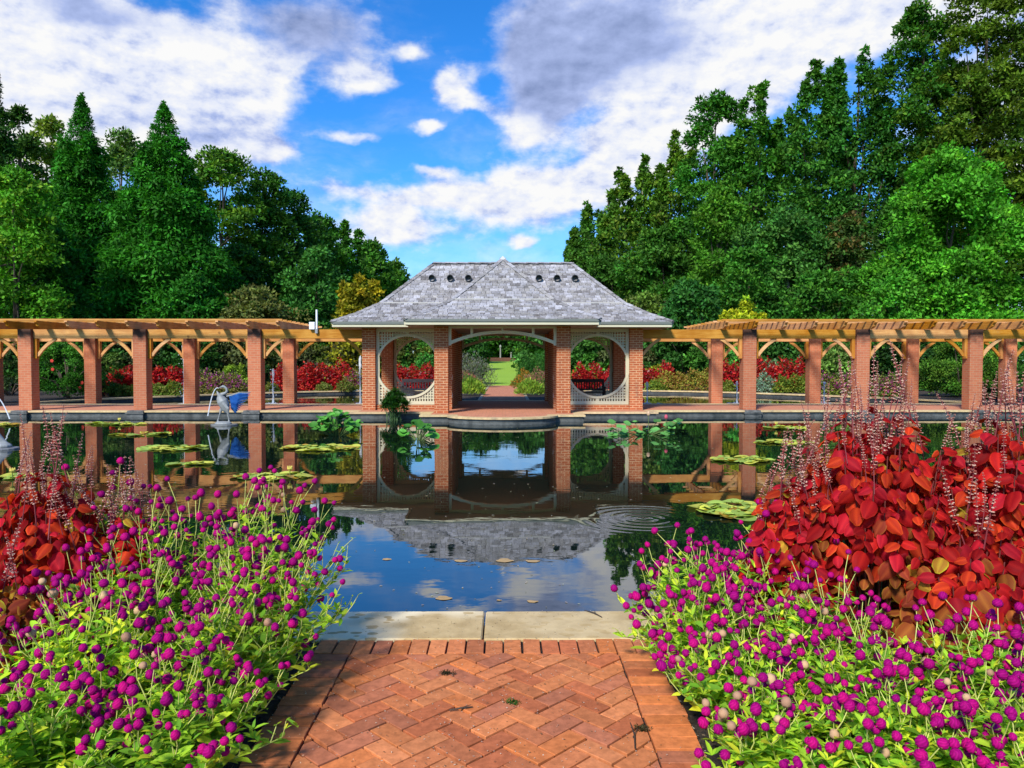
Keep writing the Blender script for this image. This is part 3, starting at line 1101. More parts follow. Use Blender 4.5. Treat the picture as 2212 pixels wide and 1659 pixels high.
def prof(a):
    for (a0, z0), (a1, z1) in zip(PROF[:-1], PROF[1:]):
        if a <= a1: return z0 + (z1 - z0) * (a - a0) / (a1 - a0)
    return PROF[-1][1]


def a_of(s):
    for (a0, z0), (a1, z1) in zip(PROF[:-1], PROF[1:]):
        l = math.hypot(a1 - a0, z1 - z0)
        if s <= l: return a0 + (a1 - a0) * s / l
        s -= l
    return PROF[-1][0]


FACES = []
for (hx, hy, amax) in ((5.32, 2.90, 2.90), (2.87, 4.40, 2.87)):
    FACES.append((Vector((0, CY - hy)), Vector((1, 0)), Vector((0, 1)), hx, amax))
    FACES.append((Vector((0, CY + hy)), Vector((-1, 0)), Vector((0, -1)), hx, amax))
    FACES.append((Vector((-hx, CY)), Vector((0, -1)), Vector((1, 0)), hy, amax))
    FACES.append((Vector((hx, CY)), Vector((0, 1)), Vector((-1, 0)), hy, amax))

under, sh = MB(), MB()
GREYS = [(0.27, 0.255, 0.26), (0.32, 0.305, 0.315), (0.22, 0.205, 0.20), (0.37, 0.355, 0.37), (0.17, 0.155, 0.15), (0.28, 0.26, 0.245)]
for (o2, t2, n2, L0, amax) in FACES:
    def P3(a, s, dz=0.0):
        q = o2 + n2 * a + t2 * s
        return (q.x, q.y, prof(a) + dz)
    bands = [a for a, _ in PROF if a < amax] + [amax]
    for a0, a1 in zip(bands[:-1], bands[1:]):
        l0, l1 = max(0, L0 - a0), max(0, L0 - a1)
        under.add([P3(a0, -l0, -.03), P3(a0, l0, -.03), P3(a1, l1, -.03), P3(a1, -l1, -.03)], [[0, 1, 2, 3]])
    s, step = -0.02, 0.135
    while s < TOT - 0.02:
        a, b = max(0, a_of(max(0, s))), a_of(min(TOT, s + step * 1.25))
        if a >= amax - 0.03: break
        b = min(b, amax)
        L = L0 - a
        x = -L + 0.0
        x += -rnd.uniform(0, .25)
        rowk = rnd.uniform(0.92, 1.08)
        while x < L:
            wd = rnd.uniform(0.12, 0.27)
            xa, xb = max(x, -L), min(x + wd - 0.012, L)
            if xb - xa > 0.03:
                Lb = max(0.0, L0 - b)
                ya, yb = max(-Lb, min(Lb, xa)), max(-Lb, min(Lb, xb))
                lift = rnd.uniform(0.014, 0.040)
                aj = max(0.0, a + rnd.uniform(-0.008, 0.012))
                c = rnd.choice(GREYS); k = rnd.uniform(0.78, 1.18) * rowk
                c = tuple(v * k for v in c)
                v = [P3(aj, xa, lift), P3(aj, xb, lift), P3(b, yb, 0.002), P3(b, ya, 0.002), P3(aj, xa, -.02), P3(aj, xb, -.02)]
                sh.add(v, [[0, 1, 2, 3], [4, 5, 1, 0], [4, 0, 3], [5, 2, 1]], c)
            x += wd
        s += step
roof = under.build('roof', DARKP, PAV)
sh.build('shingles', SHINGLE, roof)
# hip and ridge caps
cap = MB()
def capline(p, q, seg=0.3):
    p, q = Vector(p), Vector(q)
    n = max(1, int((q - p).length / seg))
    for i in range(n):
        a, b = p.lerp(q, i / n), p.lerp(q, (i + 1.12) / n)
        c = rnd.choice(GREYS); k = rnd.uniform(0.75, 1.1)
        d = (b - a).normalized()
        side = d.cross(Vector((0, 0, 1))).normalized()
        up = side.cross(d)
        A, B = a + up * 0.045, b + up * 0.028
        cap.add([a + side * .10 - up * .03 + Vector((0, 0, .02)), A, a - side * .10 - up * .03 + Vector((0, 0, .02)),
                 b + side * .10 - up * .05 + Vector((0, 0, .02)), B, b - side * .10 - up * .05 + Vector((0, 0, .02))],
                [[0, 1, 4, 3], [1, 2, 5, 4], [0, 2, 1]], tuple(x * k for x in c))
for (hx, hy, amax) in ((5.32, 2.90, 2.90), (2.87, 4.40, 2.87)):
    bands = [a for a, _ in PROF if a < amax] + [amax]
    for sx in (-1, 1):
        for sy in (-1, 1):
            for a0, a1 in zip(bands[:-1], bands[1:]):
                capline((sx * (hx - a0), CY + sy * (hy - a0), prof(a0) + .01), (sx * (hx - a1), CY + sy * (hy - a1), prof(a1) + .01))
capline((-2.42, CY, 4.99), (2.42, CY, 4.99), .4)
capline((0, CY - 1.53, 4.95), (0, CY + 1.53, 4.95), .4)
cap.build('ridge_cap', SHINGLE, roof)
fl = MB()
for (o2, t2, n2, L0, amax) in FACES[:1] + FACES[4:5]:
    q0, q1 = o2 + n2 * 1.28 - t2 * (L0 - 1.3), o2 + n2 * 1.28 + t2 * (L0 - 1.3)
    fl.box(q0.x, q1.x, q0.y - .012, q0.y + .012, prof(1.28) + .012, prof(1.28) + .045)
fl.build('flashing', plain('pale_flashing', (0.42, 0.40, 0.37), 0.6, 0.25, 4.0), roof)
# finial cap
m = MB()
a0 = 2.87
p = Vector((0, CY - 1.53, 4.93))
m.add([p + Vector((-.20, -.16, -.14)), p + Vector((.20, -.16, -.14)), p + Vector((0, -.02, .10)), p + Vector((-.20, .3, -.10)), p + Vector((.20, .3, -.10)), p + Vector((0, .3, .08))],
      [[0, 1, 2], [0, 2, 5, 3], [1, 4, 5, 2], [3, 5, 4]])
m.build('roof_cap', plain('cap_metal', (0.45, 0.45, 0.44), 0.5, 0.2), roof)
# six round vents
for x in (-2.40, -1.78, -1.17, 1.22, 1.83, 2.44):
    a = 2.25
    y, z = CY - 2.9 + a, prof(a)
    v = MB()
    n = 18
    pts = lambda r, yy: [(x + r * math.cos(2 * math.pi * k / n), yy, z + .02 + r * math.sin(2 * math.pi * k / n)) for k in range(n)]
    A, B, C_, D_ = pts(.115, y + .12), pts(.115, y - .19), pts(.095, y - .19), pts(.095, y + .0)
    v.add(A + B + C_ + D_, [[r * n + k, r * n + (k + 1) % n, (r + 1) * n + (k + 1) % n, (r + 1) * n + k] for r in range(3) for k in range(n)] + [[3 * n + k for k in range(n)]])
    v.box(x - .14, x + .14, y - .02, y + .02, z - .12, z - .08)
    v.build('roof_vent', BLACK, roof, smooth=False)
# fascia and soffits
fa, gu, so = MB(), MB(), MB()
def fboard(x0, x1, y0, y1):
    ex, ey = (0.0, 0.03) if (x1 - x0) > (y1 - y0) else (0.03, 0.0)
    fa.box(x0, x1, y0, y1, 2.635, 2.722)
    gu.box(x0 - ex, x1 + ex, y0 - ey, y1 + ey, 2.724, 2.802)
for sy in (-1, 1):
    ym = CY + sy * 2.87
    for sx in (-1, 1):
        fboard(min(sx * 2.93, sx * 5.27), max(sx * 2.93, sx * 5.27), ym - .03, ym + .03)
        fboard(sx * 2.84 - .03, sx * 2.84 + .03, min(CY + sy * 2.95, CY + sy * 4.31), max(CY + sy * 2.95, CY + sy * 4.31))
    fboard(-2.82, 2.82, CY + sy * 4.36 - .03, CY + sy * 4.36 + .03)
for sx in (-1, 1):
    fboard(sx * 5.28 - .03, sx * 5.28 + .03, CY - 2.83, CY + 2.83)
fa.build('fascia', CREAM, PAV, bevel=0.004)
gu.build('gutter', GUTTER, PAV, bevel=0.004)
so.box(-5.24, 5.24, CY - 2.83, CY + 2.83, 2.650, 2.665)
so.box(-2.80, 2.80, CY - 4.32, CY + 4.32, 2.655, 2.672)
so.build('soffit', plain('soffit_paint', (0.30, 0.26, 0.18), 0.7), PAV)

# ================================================================== THE PERGOLAS
COLX = [7.98, 11.65, 15.32, 18.99]


def brace(mb, x, s, Y, w=0.075):
    """curved knee brace from the post at x up to the beam, leaning towards s"""
    c = []
    for i in range(9):
        t = i / 8
        a = math.pi / 2 * t
        c.append((0.60 - 0.60 * math.cos(a), 0.56 * math.sin(a)))
    th = 0.095
    n = len(c)
    lo, hi = [], []
    for i, (u, v) in enumerate(c):
        q0, q1 = c[max(0, i - 1)], c[min(n - 1, i + 1)]
        d = Vector((q1[0] - q0[0], q1[1] - q0[1])).normalized()
        # straighten the arc a little so that it reads as a sawn brace
        uu, vv = u * 0.34 + (i / (n - 1)) * 0.60 * 0.66, v * 0.34 + (i / (n - 1)) * 0.56 * 0.66
        hi.append((uu - d.y * th / 2, vv + d.x * th / 2)); lo.append((uu + d.y * th / 2, vv - d.x * th / 2))
    for i in range(n - 1):
        q = [lo[i], lo[i + 1], hi[i + 1], hi[i]]
        mb.prism([(x + s * u, 1.74 + v) for u, v in q], lambda a, b, t: (a, t, b), Y - w / 2, Y + w / 2)


for s in (-1, 1):
    side = 'left' if s < 0 else 'right'
    root = thing('pergola', 'long golden cedar pergola on square brick columns, %s of the pavilion' % side, 'pergola', (s * 13, CY, 0), 'cedar pergolas on brick columns')
    for (Y, ztop) in ((24.51, 2.60), (28.29, 2.60)):
        for i, X in enumerate(COLX):
            m = MB(); m.box(s * X - .21, s * X + .21, Y - .21, Y + .21, -0.003 if Y < 26 else -0.5, ztop)
            o = m.build('brick_column', BRICKP, root, bevel=0.008)
            if Y < 26:
                pl = MB()
                pl.box(s * X - .26, s * X + .26, 23.93, 24.76, -0.9, -0.10, (0.11, 0.115, 0.11))
                pl.box(s * X - .285, s * X + .285, 23.90, 24.79, -0.095, -0.045, (0.13, 0.13, 0.12))
                pl.box(s * X - .25, s * X + .25, 23.95, 24.74, -0.043, 0.006, (0.15, 0.15, 0.14))
                pl.build('plinth', WALL, o)
            else:
                pl = MB(); pl.box(s * X - .25, s * X + .25, 28.052, 28.54, -0.9, -0.02, (0.12, 0.12, 0.115))
                pl.build('plinth', WALL, o)
            for d in (-1, 1):
                p_ = MB(); xx = s * X + d * .262
                p_.box(xx - .05, xx + .05, Y - .075, Y + .075, 1.66, 2.302)
                p_.build('post', CEDARZ, root, bevel=0.004)
                b_ = MB(); brace(b_, s * X + d * .312, d, Y)
                b_.build('brace', CEDAR, root)
        b_ = MB(); brace(b_, s * 4.525, s, Y)
        b_.build('brace', CEDAR, root)
        xs = [4.525] + [v for X in COLX for v in (X - .212, X + .212)] + [21.2]
        for a, b in zip(xs[0::2], xs[1::2]):
            m = MB(); m.box(min(s * a, s * b), max(s * a, s * b), Y - .085, Y + .085, 2.305, 2.598 + (0.0 if Y < 26 else 0))
            m.build('beam', CEDAR, root, bevel=0.006)
    # rafters with sawn tails
    Y0, Y1 = 23.78, 29.02
    tail = [(Y0, 2.845), (Y0, 2.80), (Y0 + .05, 2.775), (Y0 + .10, 2.735), (Y0 + .12, 2.68), (Y0 + .20, 2.645), (Y0 + .32, 2.612)]
    end = [(2 * CY - y, z) for y, z in tail][::-1]
    poly = tail + end
    x = 7.08
    while x < 21:
        m = MB()
        m.prism(poly, lambda a, b, t: (t, a, b), s * x - .045, s * x + .045)
        m.build('rafter', CEDARY, root, bevel=0.004)
        x += 0.945
    for k in range(11):
        yy = 23.86 + k * 0.51
        m = MB(); m.box(min(s * 6.93, s * 21.2), max(s * 6.93, s * 21.2), yy - .035, yy + .035, 2.848, 2.905)
        m.build('batten', CEDAR, root, bevel=0.003)

# ================================================================== SMALL BUILT THINGS
# wireless antenna and box on the left pergola's beam
r_ = thing('wireless_antenna', 'white box and upright white aerial fixed on the cedar beam beside the pavilion roof', 'antenna', (-6.08, 24.40, 2.6))
m = MB(); m.box(-6.215, -6.035, 24.30, 24.40, 2.59, 2.83); m.build('box', WHITE, r_, bevel=0.01)
m = MB(); m.tube([(-5.98, 24.36, 2.61), (-5.98, 24.36, 3.23)], 0.032, 10); m.build('aerial', WHITE, r_)
m = MB(); m.box(-6.03, -5.95, 24.33, 24.42, 2.47, 2.62); m.build('bracket', plain('bracket_metal', (0.25, 0.26, 0.27), 0.5), r_)


def bench(x0, x1, Y, label, cols):
    WOOD = attr_mat('bench_wood', 0.7, 0.2, 8, 0.2)
    xc = (x0 + x1) / 2
    r = thing('bench', label, 'bench', (xc, Y, 0), 'benches inside the pavilion')
    b = MB(); b.box(x0, x1, Y + .20, Y + .25, .80, .92, cols); b.box(x0, x1, Y + .20, Y + .25, .50, .57, cols)
    n = 15
    for i in range(n):
        xx = x0 + .06 + (x1 - x0 - .12) * i / (n - 1)
        b.box(xx - .022, xx + .022, Y + .21, Y + .24, .57, .80, cols)
    b.build('backrest', WOOD, r)
    se = MB()
    for i in range(5): se.box(x0 + .02, x1 - .02, Y - .25 + i * .09, Y - .175 + i * .09, .43, .455, cols)
    se.build('seat', WOOD, r)
    for xx in (x0 + .03, x1 - .03):
        for yy in (Y - .22, Y + .225):
            l = MB(); l.box(xx - .03, xx + .03, yy - .03, yy + .03, -0.003, .62 if yy < Y else .9, cols); l.build('leg', WOOD, r)
        a_ = MB(); a_.box(xx - .035, xx + .035, Y - .28, Y + .20, .62, .65, cols); a_.build('armrest', WOOD, r)


bench(-3.72, -2.2, 27.55, 'grey weathered slatted bench seen through the left round lattice window', (0.36, 0.32, 0.27))
bench(2.25, 3.72, 27.55, 'slatted bench with backlit dark painted into its brown seen through the right round lattice window', (0.03, 0.02, 0.016))  # backlit silhouette put into the wood colour, far darker than the left bench

# far garden wall with two pale posts at the end of the lawn
Yf = 132
zf = rise(Yf)
m = MB(); m.box(-14, 16, Yf, Yf + .5, zf - .3, zf + .62)
tag(m.build('garden_wall', brick_mat('far_wall_brick', (0.20, 0.085, 0.05), (0.15, 0.06, 0.04), (0.12, 0.08, 0.06)), bevel=0.03), 'low brown brick wall closing the far end of the lawn', 'wall')
for xp, h, lab in ((1081, 2.9, 'taller of two pale stone posts behind the low far wall'), (1104, 1.6, 'shorter of two pale stone posts behind the low far wall')):
    q = at(xp, 770, Yf + 2)
    m = MB()
    m.lathe([(.24, zf - .1), (.24, zf + .25), (.14, zf + .3), (.11, zf + h * .8), (.19, zf + h * .86), (.19, zf + h * .92), (.08, zf + h)], 12, (q.x, q.y, 0))
    tag(m.build('stone_post', plain('far_stone', (0.27, 0.26, 0.21))), lab, 'post', 'stone posts behind the far wall')


# fountain jets in the rear ponds
def jet_mat():
    m, t, b = mat_new('falling_water')
    b.inputs['Base Color'].default_value = (0.86, 0.90, 0.95, 1)
    b.inputs['Roughness'].default_value = 0.25
    b.inputs['Alpha'].default_value = 0.62
    return m


JET = jet_mat()
FOAM = plain('foam', (0.62, 0.66, 0.70), 0.5, 0.3, 18.0)


def jet(xp, ytop, ybase, Y, label):
    b = at(xp, ybase, Y); t_ = at(xp, ytop, Y)
    h = t_.z - (-0.12)
    r = thing('fountain_jet', label, 'fountain jet', (b.x, Y, -0.12), 'fountain jets in the rear ponds')
    rr = random.Random(int(xp))
    m = MB()
    pts, rad = [], []
    k = 14
    for i in range(k + 1):
        z = h * i / k
        pts.append((b.x + rr.uniform(-.012, .012), Y + rr.uniform(-.012, .012), -0.12 + z))
        rad.append(.026 + (.045 if i > k - 4 else 0) * rr.random() + (.02 if i < 2 else 0))
    rad[-1] = .012
    m.tube(pts, rad, 7)
    for i in range(int(26 * h / 1.5) + 8):
        z = rr.uniform(.0, h) ; sp = .05 + .10 * (1 - z / h)
        m.ball((b.x + rr.gauss(0, sp), Y + rr.gauss(0, sp), -0.12 + z), rr.uniform(.010, .024), 5, 3)
    m.build('spray', JET, r)
    f = MB()
    for i in range(26):
        a, d = rr.uniform(0, 6.28), abs(rr.gauss(0, .22))
        f.ball((b.x + math.cos(a) * d, Y + math.sin(a) * d, -0.118), rr.uniform(.03, .08), 6, 4, sq=(1.3, 1.3, .25))
    f.build('foam', FOAM, r)


jet(398, 738, 870, 30.0, 'tallest white water jet, behind the second and third front columns of the left pergola')
jet(590.5, 796, 870, 30.2, 'middle sized water jet just left of the last rear column before the pavilion')
jet(778.5, 768, 869, 30.0, 'thin water jet against the left outer column of the pavilion')
jet(1398, 824, 869, 30.0, 'short water jet just right of the right outer column of the pavilion')
jet(1592, 823, 868, 30.2, 'short water jet just left of the first front column of the right pergola')
jet(1780, 824, 868, 30.2, 'short thin water jet between the second rear and second front columns of the right pergola')


# heron statue on a slab in the pool
def heron(S, label):
    Z0 = WZ
    r = thing('heron_statue', label, 'statue', (S.x, S.y, Z0))
    x, y = S.x, S.y
    p = MB()
    p.prism([(x + .36 * math.cos(a) * (1 + .1 * math.sin(3 * a)), y + .26 * math.sin(a)) for a in [2 * math.pi * k / 18 for k in range(18)]], lambda a, b, t: (a, b, t), Z0 - .4, Z0 + .035)
    p.build('slab', plain('slab_stone', (0.16, 0.165, 0.16), 0.6, 0.3), r, bevel=0.01)
    b = MB()
    q = lambda dx, dz, dy=0.0: (x + dx, y + dy, Z0 + dz)
    b.ball(q(-.01, .05), .22, 14, 8, sq=(1.1, .8, .32))
    # legs
    b.tube([q(-.17, .06, -.02), q(-.13, .20, -.02), q(-.085, .33, -.02), q(-.06, .45, 0)], [.028, .02, .024, .05], 8)
    b.tube([q(.15, .06, .03), q(.13, .20, .03), q(.10, .33, .03), q(.04, .47, .02)], [.026, .019, .022, .05], 8)
    # body, chest up to neck, S-curve, head and bill in one sweep
    b.tube([q(.09, .34), q(.075, .42), q(.04, .54), q(-.02, .66), q(-.075, .76), q(-.085, .82), q(-.03, .86), q(.06, .89), q(.105, .94), q(.095, 1.01), q(.045, 1.06), q(-.005, 1.075), q(-.05, 1.062), q(-.13, 1.03)],
           [.035, .095, .135, .15, .115, .075, .052, .042, .038, .036, .036, .043, .026, .008], 12)
    # raised bill-like breast plume pointing up to the left
    b.tube([q(-.06, .78, -.03), q(-.12, .87, -.04), q(-.165, .96, -.05)], [.07, .045, .008], 9)
    # folded near wing with tail feathers
    for k in range(6):
        b.tube([q(-.05 + .03 * k, .74 - .03 * k, -.11), q(.06 + .022 * k, .58 - .02 * k, -.125), q(.11 + .012 * k, .36 - .025 * k, -.06)], [.03, .045, .012], 6, flat=.5)
    o = b.build('body', LEADM, r)
    rm = o.modifiers.new('fuse', 'REMESH'); rm.mode = 'VOXEL'; rm.voxel_size = 0.014; rm.use_smooth_shade = True
    # raised wing, blue in the photograph, spread to the right
    w = MB()
    for k in range(13):
        t = k / 12
        a = q(.14 + .06 * t, .80 - .30 * t, .06)
        e_ = q(.64 - .36 * t ** 1.3, .86 - .52 * t, .26 - .1 * t)
        mid = (Vector(a) + Vector(e_)) / 2 + Vector((0, 0, .03))
        w.tube([a, mid, e_], [.045, .068, .03], 6, flat=.35)
    w.build('raised_wing', plain('blue_patina', (0.035, 0.17, 0.50), 0.5, 0.45, 9.0, bmp=0.4), r)
    w = MB(); w.tube([q(.08, .80, .03), q(.22, .83, .06), q(.40, .90, .14), q(.66, .905, .28)], [.028, .024, .02, .012], 8)
    w.build('wing_edge', LEADM, r)
    # water from the bill
    j = MB()
    pts = [q(-.13 - .30 * t, 1.03 + .18 * t - .95 * t * t) for t in [i / 12 for i in range(13)]]
    j.tube(pts, [.010 + .006 * (i / 12) for i in range(13)], 6)
    j.build('water_stream', JET, r)


heron(at(483, 917, 20.9), 'grey heron statue with a raised blue wing, spouting water on a slab in the pool')

# second fountain figure at the left edge: low perching bird on a slab, water arcs in from the left
F2 = at(6, 966, 15.3)
r = thing('bird_statue', 'low grey stone fountain figure on a pool slab at the left photo edge', 'statue', (F2.x, F2.y, WZ))
m = MB()
m.prism([(F2.x - .05 + .36 * math.cos(a), F2.y + .26 * math.sin(a)) for a in [2 * math.pi * k / 18 for k in range(18)]], lambda a, b, t: (a, b, t), WZ - .4, WZ + .03)
m.build('slab', plain('slab_stone_dark', (0.16, 0.165, 0.17), 0.5, 0.3), r, bevel=0.01)
m = MB()
q = lambda dx, dz, dy=0.0: (F2.x + dx, F2.y + dy, WZ + dz)
m.ball(q(-.06, .06), .2, 12, 7, sq=(1.2, .8, .45))
m.tube([q(.16, .07), q(.02, .13), q(-.14, .22), q(-.26, .33), q(-.33, .45), q(-.30, .55), q(-.40, .56)], [.01, .06, .12, .09, .05, .055, .012], 10)
o = m.build('body', LEADM, r)
rm = o.modifiers.new('fuse', 'REMESH'); rm.mode = 'VOXEL'; rm.voxel_size = 0.015; rm.use_smooth_shade = True
ST = thing('water_stream', 'thin white arc of water falling into the pool at the left edge of the photo', 'water jet', (at(20, 905, 21.5).x, 21.5, WZ))
m = MB()
a, b = at(-12, 853, 21.5), at(21, 905, 21.5)
pts = [(a.x + (b.x - a.x) * t, 21.5, b.z + (a.z - b.z) * (1 - t * t * .75 - .25 * t)) for t in [i / 12 for i in range(13)]]
m.tube(pts, [.012 + .008 * (i / 12) for i in range(13)], 6)
m.build('stream', JET, ST)
# ================================================================== FOREGROUND PLANTS
V3 = lambda *a: np.array(a, float)


def colvar(base, n, g, var=0.25, hue=0.12):
    k = 1 + var * (g.random((n, 1)) * 2 - 1)
    h = 1 + hue * (g.random((n, 3)) * 2 - 1)
    return np.array([base]) * k * h


def head_mesh(name, seed, spent=False):
    """globe of papery bracts, radius about 1"""
    g = random.Random(seed)
    b = MB()
    n, m_ = 14, 10
    vs, cs = [], []
    for i in range(m_ + 1):
        t = math.pi * i / m_
        for k in range(n):
            a = 2 * math.pi * (k + 0.5 * (i % 2)) / n
            r = 1.0 + (0.09 if (i + k) % 2 else -0.05) + g.uniform(-.04, .04)
            z = -math.cos(t)
            zz = z * (1.05 if z > 0 else 0.88)
            vs.append((r * math.sin(t) * math.cos(a), r * math.sin(t) * math.sin(a), zz * r))
            if spent:
                c = (0.50, 0.30, 0.17)
            else:
                c = (0.45, 0.003, 0.175) if (i + k) % 2 else (0.27, 0.002, 0.105)
                if z < -.86: c = (0.50, 0.22, 0.24)
            cs.append(c)
    fs = [[i * n + k, i * n + (k + 1) % n, (i + 1) * n + (k + 1) % n, (i + 1) * n + k] for i in range(m_) for k in range(n)]
    b.v, b.f, b.c = vs, fs, cs
    return b.mesh(name, HEADM, smooth=True)


def head_mat():
    m, t, b = mat_new('flower_head')
    a = N(t, 'ShaderNodeAttribute', attribute_name='Col')
    oi = N(t, 'ShaderNodeObjectInfo')
    hs = N(t, 'ShaderNodeHueSaturation')
    t.links.new(a.outputs['Color'], hs.inputs['Color'])
    t.links.new(M(t, 'MULTIPLY_ADD', oi.outputs['Random'], 0.028, 0.486), hs.inputs['Hue'])
    t.links.new(M(t, 'MULTIPLY_ADD', oi.outputs['Random'], 0.5, 0.64), hs.inputs['Value'])
    t.links.new(hs.outputs[0], b.inputs['Base Color'])
    b.inputs['Roughness'].default_value = 0.7
    b.inputs['Specular IOR Level'].default_value = 0.08
    return m


HEADM = head_mat()
HEADS = [head_mesh('flower_head', i) for i in range(3)]
SPENT = head_mesh('spent_flower_head', 9, True)


def bez(a, b, c, t):
    return a * (1 - t) ** 2 + b * (2 * t * (1 - t)) + c * t ** 2


def gomphrena(x, y, h, r, label, seed, n_main=34, lean=(0, 0), bare=0.0, light=1.0, spent=0.02, headk=1.0, yellow=0.15):
    g = np.random.default_rng(seed)
    root = thing('globe_amaranth', label, 'flowering plant', (x, y, -0.02), 'globe amaranth plants in the front beds')
    st = MB()
    P, D, U, L, Wd, C = [], [], [], [], [], []
    heads = []
    base = V3(x, y, -0.02)
    SC1 = np.array([0.36, 0.42, 0.08])

    def leaf(p, d, up, l, w, c):
        P.append(p); D.append(d); U.append(up); L.append(l); Wd.append(w); C.append(c)

    def lcol(k):
        if g.random() < yellow:
            b = V3(0.58, 0.66, 0.04)
        else:
            b = V3(0.34, 0.54, 0.035) if g.random() < 0.65 else V3(0.17, 0.36, 0.03)
        return b * light * (0.75 + 0.5 * g.random()) * (1 + 0.1 * (g.random(3) * 2 - 1))

    for i in range(n_main):
        ph = 2 * math.pi * (i * 0.381966 + 0.15 * g.random())
        rho = math.sqrt((i + 0.5) / n_main) * (0.85 + 0.3 * g.random())
        dx, dy = r * rho * math.cos(ph) + lean[0] * rho, r * rho * math.sin(ph) + lean[1] * rho
        hz = h * (1 - 0.50 * rho * rho) * (0.80 + 0.26 * g.random())
        a = base + V3(dx * .18 + g.normal(0, .03), dy * .18 + g.normal(0, .03), 0)
        c = base + V3(dx, dy, hz * 0.82)
        b = base + V3(dx * .55, dy * .55, hz * 0.52) + V3(g.normal(0, .02), g.normal(0, .02), 0)
        pts = [bez(a, b, c, t) for t in (0, .2, .4, .6, .8, 1)]
        st.tube([tuple(p) for p in pts], [.0040, .0036, .0033, .003, .0026, .0022], 5, tuple(SC1 * (0.7 + .5 * g.random())), cap=False)
        # pairs of leaves
        tw = g.random() * 3
        for j, t in enumerate(np.linspace(0.16, 0.96, 8)):
            p = bez(a, b, c, t)
            tang = unit((bez(a, b, c, min(1, t + .05)) - bez(a, b, c, t - .05))[None])[0]
            aa = tw + j * 1.571 + g.normal(0, .25)
            for k in (0, math.pi):
                d = V3(math.cos(aa + k), math.sin(aa + k), 0.25 + g.normal(0, .25)) + tang * 0.25
                l = (0.055 + 0.050 * g.random()) * (1.15 - .35 * t)
                leaf(p, d, V3(g.normal(0, .25), g.normal(0, .25) - .25, 1) + tang * .4, l, l * (0.40 + .14 * g.random()), lcol(t))
            if g.random() < 0.75:     # axillary shoot
                d = V3(math.cos(aa + 1.2), math.sin(aa + 1.2), .8)
                q = p + d * (.03 + .05 * g.random())
                for k in range(4):
                    d2 = V3(g.normal(), g.normal(), .5)
                    l = .032 + .03 * g.random()
                    leaf(q, d2, V3(0, 0, 1), l, l * .42, lcol(t))
        # flowering branches
        nb = int(g.random() < .95) + (g.random() < .85 * headk) + (g.random() < .65 * headk) + (g.random() < .35 * headk)
        if g.random() < bare: nb = 0
        for k in range(nb):
            t = 1 - 0.16 * k
            p = bez(a, b, c, t)
            out = V3(dx, dy, 0) / (r + 1e-6)
            d = out * (0.25 + .4 * g.random()) + V3(g.normal(0, .32), g.normal(0, .32), 1.0)
            d = d / np.linalg.norm(d)
            ln = hz * (.17 + .15 * g.random()) + .03
            tip = p + d * ln
            mid = p + d * ln * .5 + V3(g.normal(0, .008), g.normal(0, .008), 0)
            st.tube([tuple(p), tuple(mid), tuple(tip)], [.0022, .0019, .0017], 5, tuple(np.array([.50, .52, .13]) * (0.8 + .4 * g.random())), cap=False)
            rad = (.0125 + .0085 * g.random() ** 1.3)
            heads.append((tip + d * rad * .6, d, rad))
            for kk in (0, math.pi):
                aa = g.random() * 6
                leaf(tip, V3(math.cos(aa + kk), math.sin(aa + kk), .25), V3(0, 0, 1), .024, .011, lcol(1))
            for kk in range(2):
                aa = g.random() * 6
                q = p + d * ln * .45
                leaf(q, V3(math.cos(aa), math.sin(aa), .5), V3(0, 0, 1), .034, .013, lcol(1))
    me = mesh_from('leaves', [leaf_arrays(np.array(P), np.array(D), np.array(U), np.array(L), np.array(Wd), np.array(C), 'leaf')], PLANT)
    me.polygons.foreach_set('use_smooth', np.ones(len(me.polygons), dtype=bool)); link_mesh('leaves', me, root, True)
    st.build('stems', STEM, root)
    n100 = 0
    for (p, d, rad) in heads:
        if n100 >= 99: break
        n100 += 1
        sp = g.random() < spent
        o = link_mesh('flower_head', SPENT if sp else HEADS[int(g.integers(3))], root, True)
        if sp: o['label'] = 'faded tan flower head'
        o.location = p
        q = Vector(d).to_track_quat('Z', 'Y')
        o.rotation_mode = 'QUATERNION'
        o.rotation_quaternion = q
        o.scale = (rad, rad, rad * (0.92 + .25 * g.random()))
    return root


# left bed ----------------------------------------------------------
GL = [
    (-1.24, 4.12, 0.98, .40, 'tallest globe amaranth left of the path, its magenta heads rising well above the pool edge', 44, (0.05, 0)),
    (-1.72, 4.15, 0.86, .38, 'globe amaranth against the pool, between the tallest left clump and the red coleus', 38, (0, 0)),
    (-2.04, 4.10, 0.98, .26, 'sparse tall globe amaranth with magenta heads before the left red coleus', 22, (0, 0)),
    (-1.15, 3.72, 0.72, .40, 'globe amaranth leaning over the left corner of the pale coping', 44, (.10, 0)),
    (-1.72, 3.70, 0.76, .42, 'globe amaranth in the thick middle of the left bed, full of magenta heads', 46, (0, 0)),
    (-1.96, 3.44, 0.52, .30, 'globe amaranth with yellow-green leaves just right of the golden orange coleus', 26, (0, 0)),
    (-1.15, 3.28, 0.60, .38, 'dark leaved globe amaranth along the middle of the left path edge', 42, (.04, 0)),
    (-1.70, 3.25, 0.64, .40, 'globe amaranth with lime leaves in the middle of the left bed', 42, (0, 0)),
    (-2.02, 3.02, 0.38, .32, 'low lime leaved globe amaranth with few heads at the left side of the photo', 26, (0, 0)),
    (-1.15, 2.86, 0.44, .34, 'low globe amaranth nearest the camera on the left edge of the path', 40, (.04, 0)),
    (-1.62, 2.78, 0.44, .36, 'globe amaranth nearest the camera at the bottom of the left bed', 36, (0, 0)),
    (-2.02, 2.72, 0.26, .26, 'small leafy globe amaranth in the bottom left corner of the photo', 14, (0, 0)),
]
